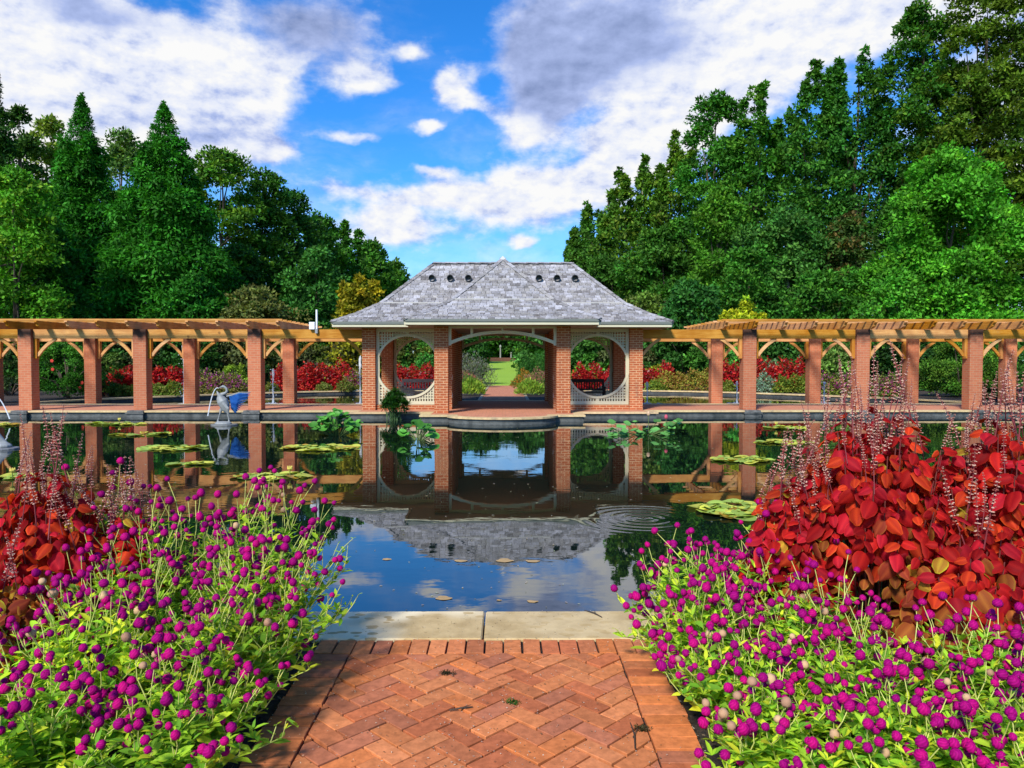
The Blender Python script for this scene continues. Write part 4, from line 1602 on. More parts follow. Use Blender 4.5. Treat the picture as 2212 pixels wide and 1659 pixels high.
for i, (x, y, h, r, lab, nm, ln) in enumerate(GL):
    gomphrena(x, y, h, r, lab, 100 + i, nm, ln, bare=0.5 if 'few' in lab or 'small' in lab else 0.0,
              light=1.25 if ('lime' in lab or 'yellow' in lab) else (0.8 if 'dark' in lab else 1.0), yellow=0.35 if ('lime' in lab or 'yellow' in lab or 'small' in lab) else 0.12)
GR = [
    (1.22, 4.06, 0.66, .38, 'globe amaranth leaning over the right corner of the pale coping', 40, (-.10, 0)),
    (1.60, 4.02, 0.80, .32, 'tallest globe amaranth on the right, rising against the dark pool left of the red coleus', 38, (-.05, 0)),
    (1.14, 3.66, 0.50, .38, 'globe amaranth at the right path edge just in front of the coping', 40, (-.06, 0)),
    (1.56, 3.52, 0.60, .40, 'globe amaranth crowding against the lower left side of the red coleus', 44, (0, 0)),
    (1.13, 3.22, 0.42, .36, 'leafy globe amaranth in the middle of the right path edge', 36, (-.05, 0)),
    (1.60, 3.08, 0.50, .40, 'globe amaranth in the middle of the right bed', 40, (0, 0)),
    (2.08, 3.06, 0.54, .38, 'globe amaranth before the right foot of the red coleus, heads against orange leaves', 38, (0, 0)),
    (2.46, 3.00, 0.66, .30, 'tall thin stemmed globe amaranth at the right edge of the photo', 26, (0, 0)),
    (1.14, 2.82, 0.30, .32, 'low globe amaranth with faded tan heads at the bottom of the right path edge', 30, (0, 0)),
    (1.54, 2.70, 0.38, .34, 'globe amaranth at the bottom of the right bed, nearest the camera', 34, (0, 0)),
    (1.95, 2.64, 0.46, .34, 'globe amaranth in the bottom right corner of the photo with large magenta heads', 34, (0, 0)),
]
for i, (x, y, h, r, lab, nm, ln) in enumerate(GR):
    gomphrena(x, y, h, r, lab, 200 + i, nm, ln, light=1.1, spent=0.25 if 'faded' in lab else 0.03, yellow=0.22)


# coleus -------------------------------------------------------------
def spike_mesh(name, seed):
    g = random.Random(seed)
    b = MB()
    bx_, by_ = g.uniform(-.10, .10), g.uniform(-.10, .10)
    ax_ = lambda z: (bx_ * max(0, z) ** 2, by_ * max(0, z) ** 2)
    b.tube([(0, 0, -.5), (0, 0, 0)] + [(*ax_(z), z) for z in (.25, .5, .75, 1.0)], [.010, .009, .008, .007, .005, .003], 5, (0.20, 0.035, 0.04))
    n = 15
    for i in range(n):
        t = i / (n - 1)
        z = 0.02 + 0.95 * t + g.uniform(-.012, .012)
        cx_, cy_ = ax_(z)
        k = 6 if t < .8 else 4
        R_ = .056 * (1 - .72 * t)
        a0 = g.random() * 6
        for j in range(k):
            if g.random() < .2: continue
            a = a0 + 2 * math.pi * j / k + g.uniform(-.3, .3)
            q_ = R_ * g.uniform(.6, 1.15)
            p = (cx_ + q_ * math.cos(a), cy_ + q_ * math.sin(a), z + g.uniform(-.014, .014))
            c = (0.56, 0.35, 0.26) if g.random() < .6 else (0.32, 0.085, 0.06)
            if t > .82: c = (0.38, 0.20, 0.14)
            b.ball(p, .0165 * g.uniform(.7, 1.2) * (1 - .35 * t), 5, 3, c, sq=(1.15, 1.15, .75))
    return b.mesh(name, STEM, smooth=False)


SPIKES = [spike_mesh('flower_spike', 50 + i) for i in range(4)]


def coleus(x, y, h, r, label, seed, shoots=95, nsp=20, orange=0.25, leafk=1.0, group=None, spk=1.0, ry=None, spread=None):
    g = np.random.default_rng(seed)
    root = thing('coleus', label, 'foliage plant', (x, y, -0.02), group or 'red coleus plants in the front beds')
    st = MB()
    P, D, U, L, Wd, C = [], [], [], [], [], []
    base = V3(x, y, -0.02)
    ry = ry or r
    tips = []
    for i in range(shoots):
        ph = 2 * math.pi * (i * 0.381966)
        rho = math.sqrt((i + .5) / shoots) * (0.9 + .2 * g.random())
        # dome: shoots on a hemisphere
        dx, dy = r * rho * math.cos(ph), ry * rho * math.sin(ph)
        hz = h * (math.sqrt(max(0.0, 1 - min(.985, rho) ** 2)) * .80 + .12) * (0.86 + .28 * g.random())
        a = base + V3(dx * .25, dy * .25, 0)
        c = base + V3(dx, dy, hz)
        b = base + V3(dx * .75, dy * .75, hz * .45)
        st.tube([tuple(bez(a, b, c, t)) for t in (0, .33, .66, 1)], [.006, .005, .004, .003], 5, (0.13, 0.03, 0.025), cap=False)
        tips.append((c, rho))
        out = V3(dx / r, dy / ry, .35)
        out = out / np.linalg.norm(out)
        tw = g.random() * 3
        for j, t in enumerate((1.0, .94, .87, .79, .70)):
            p = bez(a, b, c, t)
            hi = p[2] / h
            for k in (0, math.pi):
                aa = tw + j * 1.571 + k + g.normal(0, .25)
                d = V3(math.cos(aa), math.sin(aa), -.25 + g.normal(0, .25)) * .75 + V3(out[0], out[1], 0) * .45 + V3(0, 0, -.62 * (j > 0) - .1)
                up = V3(out[0], out[1] - .2, 0) * .8 + V3(g.normal(0, .48), g.normal(0, .48), .60)
                l = leafk * (.062 + .058 * g.random()) * (0.75 if j == 0 else 1.0)
                pet = d / np.linalg.norm(d) * .02
                u = g.random()
                f = min(1, max(0, (hi - .25) / .5)) + g.normal(0, .18)
                if u < .035:
                    col = V3(.50, .26, .03)
                elif f < orange * 1.6:
                    col = V3(.36, .095, .022) if g.random() < .6 else V3(.30, .045, .02)
                else:
                    col = [V3(.52, .016, .014), V3(.36, .010, .012), V3(.58, .045, .014), V3(.50, .014, .028)][int(g.integers(4))]
                P.append(p + pet); D.append(d); U.append(up); L.append(l); Wd.append(l * (.74 + .14 * g.random()))
                C.append(col * (.55 + .65 * g.random()))
    me = mesh_from('leaves', [leaf_arrays(np.array(P), np.array(D), np.array(U), np.array(L), np.array(Wd), np.array(C), 'heart')], PLANT)
    me.polygons.foreach_set('use_smooth', np.ones(len(me.polygons), dtype=bool)); link_mesh('leaves', me, root, True)
    st.build('stems', STEM, root)
    order = sorted(range(len(tips)), key=lambda k: tips[k][1] + 0.5 * g.random())
    for k in order[:nsp]:
        c, rho = tips[k]
        o = link_mesh('flower_spike', SPIKES[int(g.integers(4))], root, True)
        s = (.17 + .14 * g.random()) * spk
        o.location = c + V3(0, 0, s * .35)
        o.rotation_euler = (g.normal(0, .16), g.normal(0, .16), g.random() * 6)
        o.scale = (s * 1.15, s * 1.15, s)
    return root


coleus(2.06, 3.98, 1.36, .52, 'largest scarlet coleus right of the path, its topmost leaves before the terrace wall', 301, 135, 44, .22, .90)
coleus(2.72, 3.92, 1.28, .48, 'scarlet coleus at the right photo edge with orange-brown lower leaves and pale spikes', 302, 120, 40, .30, .90)
coleus(1.68, 4.02, 1.0, .30, 'smaller scarlet coleus on the left flank of the big one, its spikes over the pool', 303, 60, 26, .15, .95)
coleus(2.34, 3.52, .80, .38, 'lower coleus with orange and rust leaves behind the right globe amaranths', 304, 80, 4, .42, 1.0)
coleus(-2.26, 3.92, 1.05, .34, 'scarlet coleus on the left with one tall spike rising before the first brick column', 311, 80, 26, .25, .9)
coleus(-2.20, 3.42, .60, .30, 'coleus with golden orange leaves at the left edge of the photo', 312, 60, 4, .95, .95)
coleus(-1.92, 4.06, .80, .22, 'small red coleus half hidden among magenta globe amaranth heads on the left', 313, 36, 12, .2, .85)

# ================================================================== WATER PLANTS
def zat(yp, zw=WZ):
    d = ray(1106, yp)
    return CAM.y + d.y * (zw - CAM.z) / d.z


PADM = foliage_mat('lily_pad', 0.12, 0.45, 0.2)


def lilies(x0, x1, yp, label, n, dy=0.35, r=0.14, flowers=0, yel=.35, seed=1):
    g = random.Random(seed)
    Y = zat(yp)
    a, b = at(x0, yp, Y).x, at(x1, yp, Y).x
    cx, w = (a + b) / 2, abs(b - a) / 2
    root = thing('water_lily', label, 'water lily', (cx, Y, WZ), 'patches of lily pads on the pool')
    m = MB()
    for i in range(n):
        t, q = g.uniform(-1, 1), g.uniform(-1, 1) * math.sqrt(max(.05, 1 - g.random() ** 2 * .4))
        px, py = cx + t * w, Y + q * dy * math.sqrt(max(.12, 1 - t * t))
        rr = r * g.uniform(.6, 1.15)
        a0 = g.uniform(0, 6.28)
        tx, ty = g.gauss(0, .07), g.gauss(0, .07)
        z = WZ + .006 + g.random() * .012
        k = g.uniform(.75, 1.15)
        c = (.56 * k, .56 * k, .07 * k) if g.random() < yel else (.33 * k, .45 * k, .07 * k)
        if g.random() < .08: c = (.45 * k, .27 * k, .03)
        N_ = 14
        vs = [(px, py, z)]
        for s in range(N_ + 1):
            an = a0 + .22 + (6.283 - .44) * s / N_
            lift = .012 * (1 + math.sin(an * 2 + a0))
            vs.append((px + rr * math.cos(an), py + rr * math.sin(an), max(WZ + .004, z + lift + rr * (math.cos(an) * tx + math.sin(an) * ty))))
        m.add(vs, [[0, s + 1, s + 2] for s in range(N_)], c)
    m.build('pads', PADM, root)
    for i in range(flowers):
        f = MB()
        px, py = cx + g.uniform(-.8, .8) * w, Y + g.uniform(-.5, .5) * dy
        f.tube([(px, py, WZ - .05), (px, py, WZ + .10)], .008, 5, (.15, .2, .04))
        for k in range(9):
            an = 6.28 * k / 9
            f.tube([(px, py, WZ + .09), (px + .03 * math.cos(an), py + .03 * math.sin(an), WZ + .13), (px + .035 * math.cos(an), py + .035 * math.sin(an), WZ + .175)], [.006, .013, .002], 5, (.62, .52, .10), flat=.5)
        f.build('flower', STEM, root)


LIL = [(-30, 28, 918, 'yellow-green lily pads at the left edge of the photo near the terrace wall', 16, .5, .16, 0),
       (190, 312, 916, 'farthest patch of lily pads with a pale flower, between two left pergola columns', 34, .45, .16, 1),
       (252, 352, 938, 'narrow lily pad patch at the reflected second front column of the left pergola', 30, .4, .15, 0),
       (308, 442, 968, 'broad patch of yellow-green lily pads in front of the heron statue, to its left', 48, .5, .15, 0),
       (365, 450, 1001, 'thin scatter of lily pads in front of the heron statue, nearer than the broad patch', 12, .25, .14, 0),
       (515, 660, 1030, 'lily pads just behind the tallest globe amaranth heads on the left', 30, .4, .13, 1),
       (617, 767, 968, 'oval patch of lily pads below the leafy lotus clump left of the pavilion', 60, .55, .15, 0),
       (-30, 60, 1032, 'thin lily pads behind the coleus spikes at the left edge of the photo', 14, .3, .13, 1),
       (1660, 1738, 925, 'yellow lily pads right of the first front column of the right pergola, farther of two', 30, .5, .16, 1),
       (1640, 1745, 957, 'yellow lily pads right of the first front column of the right pergola, nearer of two', 34, .45, .15, 0),
       (1545, 1662, 995, 'lily pads crossing the reflection of the first front column of the right pergola', 44, .45, .14, 0),
       (1512, 1650, 1104, 'nearest and largest looking lily pads, between the ripple rings and the right coleus', 60, .62, .13, 0),
       (2060, 2150, 928, 'lily pads seen through the coleus spikes at the right', 16, .4, .15, 0)]
for i, (x0, x1, yp, lab, n, dy, r, fl) in enumerate(LIL):
    lilies(x0, x1, yp, lab, n, dy, r, fl, .4 if i % 3 else .6, 40 + i)


def lotus(xp, yp, w, h, label, n, seed, flat=False, col=(.085, .30, .035)):
    g = np.random.default_rng(seed)
    Y = zat(yp)
    c = at(xp, yp, Y)
    root = thing('lotus_clump', label, 'water plant', (c.x, Y, WZ))
    st, lf = MB(), MB()
    for i in range(n):
        px, py = c.x + g.uniform(-1, 1) * w, Y + g.normal(0, .3)
        t = 1 - abs(px - c.x) / w
        hz = h * (0.25 + .75 * g.random()) * (0.45 + .55 * t)
        if flat: hz = h * g.random() ** 2
        top = V3(px, py, WZ + max(.015, hz))
        st.tube([(c.x + (px - c.x) * .12, Y + (py - Y) * .2, WZ - .05), tuple(top)], .009, 5, (.10, .16, .04))
        rr = .075 + .055 * g.random()
        nx, ny = g.normal(0, .35), -0.30 + g.normal(0, .3)
        if flat: nx, ny = nx * .5, ny * .6
        nrm = Vector((nx, ny, 1)).normalized()
        q = nrm.to_track_quat('Z', 'Y')
        k = .45 + .75 * g.random()
        N_ = 16
        vs = [tuple(Vector(top))]
        for rad, dz in ((rr * .6, .008), (rr, .028)):
            for s in range(N_):
                an = 2 * math.pi * s / N_
                vs.append(tuple(Vector(top) + q @ Vector((rad * math.cos(an), rad * math.sin(an), dz + .014 * math.sin(3 * an + i) * (rad / rr)))))
        fs = [[0, 1 + s, 1 + (s + 1) % N_] for s in range(N_)] + [[1 + s, 1 + N_ + s, 1 + N_ + (s + 1) % N_, 1 + (s + 1) % N_] for s in range(N_)]
        lf.add(vs, fs, tuple(v * k for v in col))
    lf.build('leaves', PADM, root, smooth=True)
    st.build('stems', STEM, root)
    return root, c


lotus(729, 940, .50, .62, 'tall clump of round bright green lotus leaves in the pool left of the pavilion', 64, 5)
lotus(903, 950, .42, .48, 'low clump of round bright green lotus leaves before the left round window', 22, 6)
rt, c = lotus(1390, 938, .85, .34, 'sprawling pale green lotus leaves with pink buds before the right round window', 30, 7, True, (.13, .36, .08))
for dx, hz, cl in ((.55, .42, (.50, .08, .12)), (.12, .50, (.55, .36, .22))):
    f = MB()
    f.tube([(c.x + dx, c.y, WZ), (c.x + dx, c.y, WZ + hz)], .008, 5, (.12, .17, .05))
    f.ball((c.x + dx, c.y, WZ + hz), .055, 8, 6, cl, sq=(.8, .8, 1.1))
    f.build('bud', STEM, rt)

# papyrus standing in the pool before the left round window
px = at(854, 905, 22.8)
g = np.random.default_rng(77)
root = thing('papyrus', 'dark green papyrus clump standing in the pool before the left round lattice window', 'water plant', (px.x, 22.8, WZ))
st = MB(); P, D, U = [], [], []
for i in range(60):
    a, d = g.random() * 6.28, .36 * math.sqrt(g.random())
    h = .95 * (1 - .42 * (d / .36) ** 2) * (0.52 + .48 * g.random())
    b = V3(px.x + .09 * g.normal(), 22.8 + .09 * g.normal(), WZ - .1)
    t = V3(px.x + d * math.cos(a), 22.8 + d * math.sin(a) * .8, WZ + h)
    st.tube([tuple(b), tuple((b + t) / 2 + V3(0, 0, .05)), tuple(t)], [.010, .008, .006], 5, (.05, .11, .03))
    for k in range(46):
        dd = V3(g.normal(), g.normal(), .25 + .5 * g.normal())
        P.append(t); D.append(dd); U.append(V3(0, 0, 1))
n = len(P)
me = mesh_from('fronds', [leaf_arrays(np.array(P), np.array(D), np.array(U), g.uniform(.14, .24, n), .036, colvar((.035, .12, .022), n, g, .4), 'diamond')], PLANT)
link_mesh('fronds', me, root, True)
st.build('stems', STEM, root)

# leaves afloat on the near water
LEAFM = plain('dry_leaf', (0.42, 0.27, 0.11), 0.7, 0.35, 25)
for i, (xp, yp, s, lab) in enumerate([(958, 1292, .06, 'large tan dead leaf afloat in front of the middle of the coping'), (995, 1212, .055, 'tan dead leaf afloat at the reflected roof tip, left one'),
                                     (1090, 1211, .075, 'pale round dead leaf afloat on the reflected roof tip'), (1150, 1213, .06, 'tan dead leaf afloat just right of the reflected roof tip'),
                                     (1150, 1300, .04, 'small tan dead leaf afloat right of the large one'), (835, 1208, .04, 'tan dead leaf afloat on the reflected sky left of the roof'),
                                     (1078, 1297, .02, 'small upright pale feather afloat near the coping')]):
    Y = zat(yp); c = at(xp, yp, Y)
    g = random.Random(i)
    m = MB()
    a0 = g.random() * 3
    k = 16
    ring = [(c.x + s * math.cos(2 * math.pi * j / k) * (1 + .22 * math.sin(3 * 2 * math.pi * j / k + a0)), Y + s * .75 * math.sin(2 * math.pi * j / k) * (1 + .2 * math.cos(2 * 2 * math.pi * j / k + a0)), WZ + .002 + .003 * g.random()) for j in range(k)]
    m.add([(c.x, Y, WZ + .005)] + ring, [[0, 1 + j, 1 + (j + 1) % k] for j in range(k)])
    tag(m.build('floating_leaf', LEAFM, smooth=True), lab, 'leaf', 'dead leaves afloat on the near water')
n = 520
g = np.random.default_rng(12)
Y = 4.9 + (22 - 4.9) * g.random(n) ** 1.7
X = g.normal(0, 1, n) * (0.8 + .18 * Y) - .05 * Y
P = np.stack([X, Y, np.full(n, WZ + .004)], 1)
D = g.normal(size=(n, 3)); D[:, 2] = 0
U = np.tile(np.array([[0, 0, 1.0]]), (n, 1)) + g.normal(size=(n, 3)) * .05
C = colvar((.42, .38, .28), n, g, .5)
me = mesh_from('water_litter', [leaf_arrays(P, D, U, g.uniform(.008, .03, n) * (1 + Y * .07), g.uniform(.006, .016, n) * (1 + Y * .07), C, 'diamond')], PLANT)
tag(link_mesh('water_litter', me), kind='stuff')

# twigs and moss tufts on the path and coping
for (xp, yp, ln, an, lab) in ((1300, 1330 + 5, .16, 2.2, 'short dark twig lying on the right coping stone'), (1372, 1620, .22, 1.5, 'thin twig lying on the bricks at the lower right'), (970, 1532 + 5, .11, .3, 'short twig with a dark tuft on the bricks left of the middle')):
    d = ray(xp, yp); p = CAM + d * (-CAM.z / d.z)
    m = MB()
    e = Vector((math.cos(an), math.sin(an), 0)) * ln
    m.tube([p + Vector((0, 0, .006)), p + e * .5 + Vector((.008, 0, .010)), p + e + Vector((0, 0, .006))], [.003, .004, .002], 6, (.06, .04, .025))
    m.tube([p + e * .4 + Vector((0, 0, .008)), p + e * .65 + Vector((.03, .02, .012))], [.0025, .0012], 5, (.06, .04, .025))
    tag(m.build('twig', STEM), lab, 'twig')
for (xp, yp, lab, c) in ((1108, 1519, 'small green moss tuft between the bricks in the middle of the path', (.05, .12, .02)), (1387, 1575, 'brown clump of dead plant bits on the bricks at the lower right', (.07, .06, .025)),
                         (965, 1535 - 80, 'dark tuft between the bricks left of the middle of the path', (.035, .035, .015))):
    d = ray(xp, yp); p = CAM + d * (-CAM.z / d.z)
    g = np.random.default_rng(int(xp)); n = 140
    P = np.stack([p.x + g.normal(0, .016, n), p.y + g.normal(0, .014, n), np.full(n, .001)], 1)
    D = g.normal(size=(n, 3)); D[:, 2] = np.abs(D[:, 2]) * .8
    me = mesh_from('moss_tuft', [leaf_arrays(P, D, np.tile(np.array([[0, 0, 1.0]]), (n, 1)) + g.normal(size=(n, 3)) * .3, g.uniform(.006, .02, n), .005, colvar(c, n, g, .5), 'diamond')], PLANT)
    tag(link_mesh('moss_tuft', me), lab, 'moss')
# ================================================================== BACKGROUND PLANTS
def rand_unit(g, n):
    v = g.normal(size=(n, 3))
    return unit(v)


def clump_leaves(g, cen, rad, per, leaf, col, out_c=None, droop=0.0, var=.5, clvar=.40, flat=.85, width=.55):
    """leaf clumps: arrays of leaves scattered over little puffs. cen (k,3), rad (k,)"""
    k = len(cen)
    idx = np.repeat(np.arange(k), per)
    n = len(idx)
    u = rand_unit(g, n)
    u[:, 2] = np.where(u[:, 2] < -.35, -u[:, 2], u[:, 2])
    rr = rad[idx] * (0.55 + .5 * g.random(n))
    P = cen[idx] + u * rr[:, None] * np.array([1, 1, flat])
    D = u * .7 + rand_unit(g, n) * .8
    D[:, 2] -= droop
    Nn = u + rand_unit(g, n) * .55 + np.array([0, 0, .45])
    ck = 1 + clvar * (g.random((k, 1)) * 2 - 1)
    ch = 1 + .10 * (g.random((k, 3)) * 2 - 1)
    C = np.asarray(col)[None] * ck[idx] * ch[idx] * (1 + var * (g.random((n, 1)) * 2 - 1))
    L = leaf * (.7 + .6 * g.random(n))
    return leaf_arrays(P, D, Nn, L, L * width, C, 'diamond')


def mound(xp, yb, Y, rx, h, name, label, cat, group, col, seed, leaf=.10, n=1500, col2=None, k2=.0, top=None, ktop=.3, ry=None, spiky=0.0, z0=0.03):
    """dome shaped bedding plant at depth Y"""
    g = np.random.default_rng(seed)
    c = at(xp, yb, Y)
    ry = ry or rx * .8
    u = rand_unit(g, n); u[:, 2] = np.abs(u[:, 2])
    bump_ = 1 + .13 * np.sin(u[:, 0] * 7 + seed) * np.cos(u[:, 1] * 6 + seed * 2) + .10 * np.sin(u[:, 2] * 9 + u[:, 0] * 5)
    s = (0.62 + .4 * g.random(n) ** .6) * bump_
    P = np.stack([c.x + u[:, 0] * rx * s, Y + u[:, 1] * ry * s, z0 + u[:, 2] * h * s], 1)
    D = u * .6 + rand_unit(g, n) * .7; D[:, 2] += spiky
    Nn = u + rand_unit(g, n) * .5 + np.array([0, 0, .4])
    C = colvar(col, n, g, .4)
    if col2 is not None:
        m_ = g.random(n) < k2
        C[m_] = colvar(col2, int(m_.sum()), g, .4)
    parts = []
    if top is not None:
        m_ = (g.random(n) < ktop) & (u[:, 2] > .3)
        C[m_] = colvar(top, int(m_.sum()), g, .35)
    L = leaf * (.6 + .7 * g.random(n))
    parts.append(leaf_arrays(P, D, Nn, L, L * (.6 if not spiky else .3), C, 'diamond'))
    o = link_mesh(name, mesh_from(name, parts, PLANT))
    return tag(o, label, cat, group)


REDC = (.40, .013, .020)
# red coleus drifts beyond the rear ponds: (x positions, base y, depth, radius, height)
DR = [('red coleus drift behind the left pond, between the first two front pergola columns', [(250, .6), (283, .75), (322, .6)], 861, 34.2, 1.25),
      ('red coleus drift behind the left pond, left of the tallest water jet', [(345, .6), (378, .7)], 857, 34.8, 1.15),
      ('red coleus drift behind the left pond, just right of the third front column', [(607, .5), (640, .7), (668, .6)], 849, 39.4, 1.35),
      ('big red coleus mound behind the left pond, beside the left outer column of the pavilion', [(700, .8), (738, .85)], 846, 40.2, 1.35),
      ('red coleus seen through the left round lattice window', [(865, .6), (893, .75), (925, .75), (950, .5)], 850, 40.6, 1.30),
      ('red coleus seen through the right round lattice window', [(1255, .5), (1285, .7), (1322, .75), (1350, .7)], 850, 40.6, 1.25),
      ('red coleus drift behind the right pond, beside the right outer column of the pavilion', [(1383, .6), (1408, .75), (1438, .6)], 846, 40.4, 1.2),
      ('red coleus drift behind the right pond, just left of the first front column', [(1568, .55), (1590, .65)], 852, 38.8, 1.3),
      ('tall red coleus mound behind the right pond, just right of the first front column', [(1636, .6), (1665, .8), (1697, .95), (1730, .65)], 853, 38.2, 1.5)]
for i, (lab, xs, yb, Y, h) in enumerate(DR):
    for j, (x, rx) in enumerate(xs):
        mound(x, yb, Y + (j % 2) * .35, rx * 1.0, h * (.85 + .3 * rnd.random()), 'coleus', lab, 'foliage plant', lab, REDC, 600 + i * 10 + j, leaf=.15, n=1300,
              col2=(.56, .06, .035), k2=.3, top=(.40, .17, .15), ktop=.10)

# pink, yellow and green bedding in front of and between them
BED = [('yellow-green and orange bedding plants behind the right pond next to its red coleus', [(1440, .7), (1470, .75), (1500, .8), (1528, .7)], 846, 39.8, .95, (.34, .32, .05), (.40, .20, .06), .35, None),
       ('yellow-green bedding below the red coleus by the right outer column', [(1412, .5), (1425, .5)], 848, 39.5, .55, (.25, .32, .04), (.16, .25, .04), .4, None),
       ('yellow-green bedding behind the right pond, below the tall red coleus mound', [(1690, .45), (1718, .6), (1745, .6)], 854, 36.8, .75, (.26, .30, .04), (.12, .2, .03), .5, None),
       ('pink flowered yellow-green bedding behind the right pond, between the second rear and second front columns', [(1780, .7), (1812, .75), (1845, .7)], 857, 34.6, 1.0, (.26, .29, .05), (.14, .22, .035), .4, (.38, .07, .22)),
       ('pink and green bedding behind the right pond, right of the second front column', [(1875, .6), (1905, .65), (1930, .5)], 862, 32.8, 1.0, (.24, .25, .06), (.12, .19, .035), .4, (.40, .08, .24)),
       ('green bedding with few pink flowers at the foot of the first right pergola column', [(1573, .4), (1550, .4)], 853, 37.6, .6, (.18, .24, .04), (.25, .26, .05), .4, None),
       ('silver-green foliage plant at the foot of the tall red coleus mound', [(1650, .5)], 853, 37.2, .85, (.20, .33, .22), (.28, .38, .26), .4, None),
       ('pink and lilac flowering bedding behind the left pond, right of the tallest jet', [(408, .6), (445, .7), (475, .75), (505, .6)], 853, 35.9, 1.0, (.20, .22, .05), (.28, .24, .08), .4, (.36, .06, .26)),
       ('tawny green bedding behind the left pond beside the heron statue', [(520, .5), (545, .5)], 850, 37.2, .6, (.22, .20, .07), (.14, .18, .04), .4, None),
       ('green bedding along the left pond below the red coleus', [(262, .5), (300, .5), (338, .5), (372, .45)], 862, 33.4, .55, (.14, .22, .035), (.25, .25, .06), .3, None),
       ('magenta and green bedding behind the left pond against the left outer column of the pavilion', [(768, .6), (792, .6)], 848, 39.8, 1.0, (.18, .22, .04), (.25, .24, .06), .3, (.36, .04, .22)),
       ('green bedding below the big red coleus mound on the left', [(700, .4), (745, .45), (585, .4)], 850, 38.8, .45, (.16, .2, .04), (.24, .22, .06), .3, None)]
for i, (lab, xs, yb, Y, h, c1, c2, k2, tp) in enumerate(BED):
    for j, (x, rx) in enumerate(xs):
        mound(x, yb, Y + (j % 2) * .2, rx, h * (.85 + .3 * rnd.random()), 'bedding_plant', lab, 'flowering plant', lab, c1, 800 + i * 10 + j, leaf=.11, n=1000, col2=c2, k2=k2, top=tp, ktop=.34)

# plants along the far path, seen through the arch
PTH = [('lime green grassy clump left of the far path', 1020, 850, 35.0, .62, .62, (.30, .42, .05), (.16, .30, .04), .15, None),
       ('lime green grassy clump right of the far path', 1146, 850, 35.0, .66, .60, (.30, .42, .05), (.16, .30, .04), .15, None),
       ('small dark green clump left of the far path behind the lime one', 1012, 846, 38.5, .60, .75, (.08, .2, .035), (.2, .3, .05), .1, None),
       ('pink and red flowers left of the far path', 1003, 846, 41.5, .85, .95, (.20, .20, .05), (.36, .10, .10), .1, (.42, .12, .10)),
       ('grey-green shrubby sage with lilac haze left of the far path', 1032, 836, 45.5, 1.05, 1.75, (.14, .18, .08), (.20, .22, .14), .13, (.21, .21, .19)),
       ('second grey sage bush further left of the far path', 1010, 838, 46.5, .95, 1.9, (.15, .19, .09), (.21, .22, .15), .13, (.23, .23, .21)),
       ('dark green upright shrub right of the far path', 1136, 835, 46.0, .62, 1.85, (.035, .13, .022), (.06, .18, .03), .14, None),
       ('dark green upright shrub at the right edge of the archway view', 1164, 836, 46.5, .75, 1.95, (.04, .15, .025), (.07, .2, .03), .14, None),
       ('orange flowered plant right of the far path', 1134, 838, 43.2, .62, .95, (.14, .22, .04), (.50, .22, .03), .11, (.60, .24, .03)),
       ('small orange flowers at the end of the far path', 1115, 834, 46.6, .35, .40, (.2, .2, .04), (.60, .25, .03), .09, None),
       ('pink flowering mass at the right edge of the archway view', 1164, 842, 41.0, .85, 1.05, (.20, .24, .05), (.42, .18, .12), .11, (.42, .16, .16))]
for i, (lab, x, yb, Y, rx, h, c1, c2, lf, tp) in enumerate(PTH):
    mound(x, yb, Y, rx, h, 'border_plant', lab, 'border plant', None, c1, 950 + i, leaf=lf, n=1700, col2=c2, k2=.3, top=tp, ktop=.35, spiky=.9)


def shrub(xp, ytop, Y, rx, label, col, seed, leaf=None, col2=None, k2=.2, fl=None, nfl=0, group=None, ry=None, clump=.30, zb=0.0, dens=1.0):
    g = np.random.default_rng(seed)
    c = at(xp, ytop, Y)
    h = c.z - zb
    ry = ry or rx * .8
    leaf = leaf or Y * .0050
    k = int(70 * dens * max(.5, rx * h / 6))
    u = rand_unit(g, k); u[:, 2] = np.where(u[:, 2] < -.85, -u[:, 2], u[:, 2])
    s = .70 + .30 * g.random(k)
    cen = np.stack([c.x + u[:, 0] * rx * s, Y + u[:, 1] * ry * s, zb + h * .45 + u[:, 2] * h * .52 * s], 1)
    rad = clump * (rx * h) ** .5 * .55 * (.7 + .6 * g.random(k))
    per = int(60 * dens)
    parts = [clump_leaves(g, cen, rad, per, leaf, col)]
    if col2 is not None:
        kk = max(1, int(k * k2)); sel = g.choice(k, kk, replace=False)
        parts.append(clump_leaves(g, cen[sel] + u[sel] * .1, rad[sel], per, leaf, col2))
    root = thing('shrub', label, 'shrub', (c.x, Y, zb), group)
    link_mesh('foliage', mesh_from('foliage', parts, FOL), root, True)
    st = MB()
    for i in range(7):
        e = cen[int(g.integers(k))]
        st.tube([(c.x + g.normal(0, .1), Y + g.normal(0, .1), zb - .05), tuple((np.array([c.x, Y, zb + h * .25]) + e) / 2), tuple(e)], [.05, .035, .015], 5)
    st.build('stems', BARK, root)
    for i in range(nfl):
        a = g.normal(size=3); a[1] = -abs(a[1]) - .6; a /= np.linalg.norm(a)
        f = MB()
        q = (c.x + a[0] * rx * 1.02, Y + a[1] * ry * 1.02, zb + h * .47 + a[2] * h * .45)
        for j in range(5):
            f.ball((q[0] + .036 * math.cos(j * 1.257), q[1] - .02, q[2] + .036 * math.sin(j * 1.257)), .038, 6, 4, fl, sq=(1, .35, 1))
        f.build('flower', STEM, root)
    return root


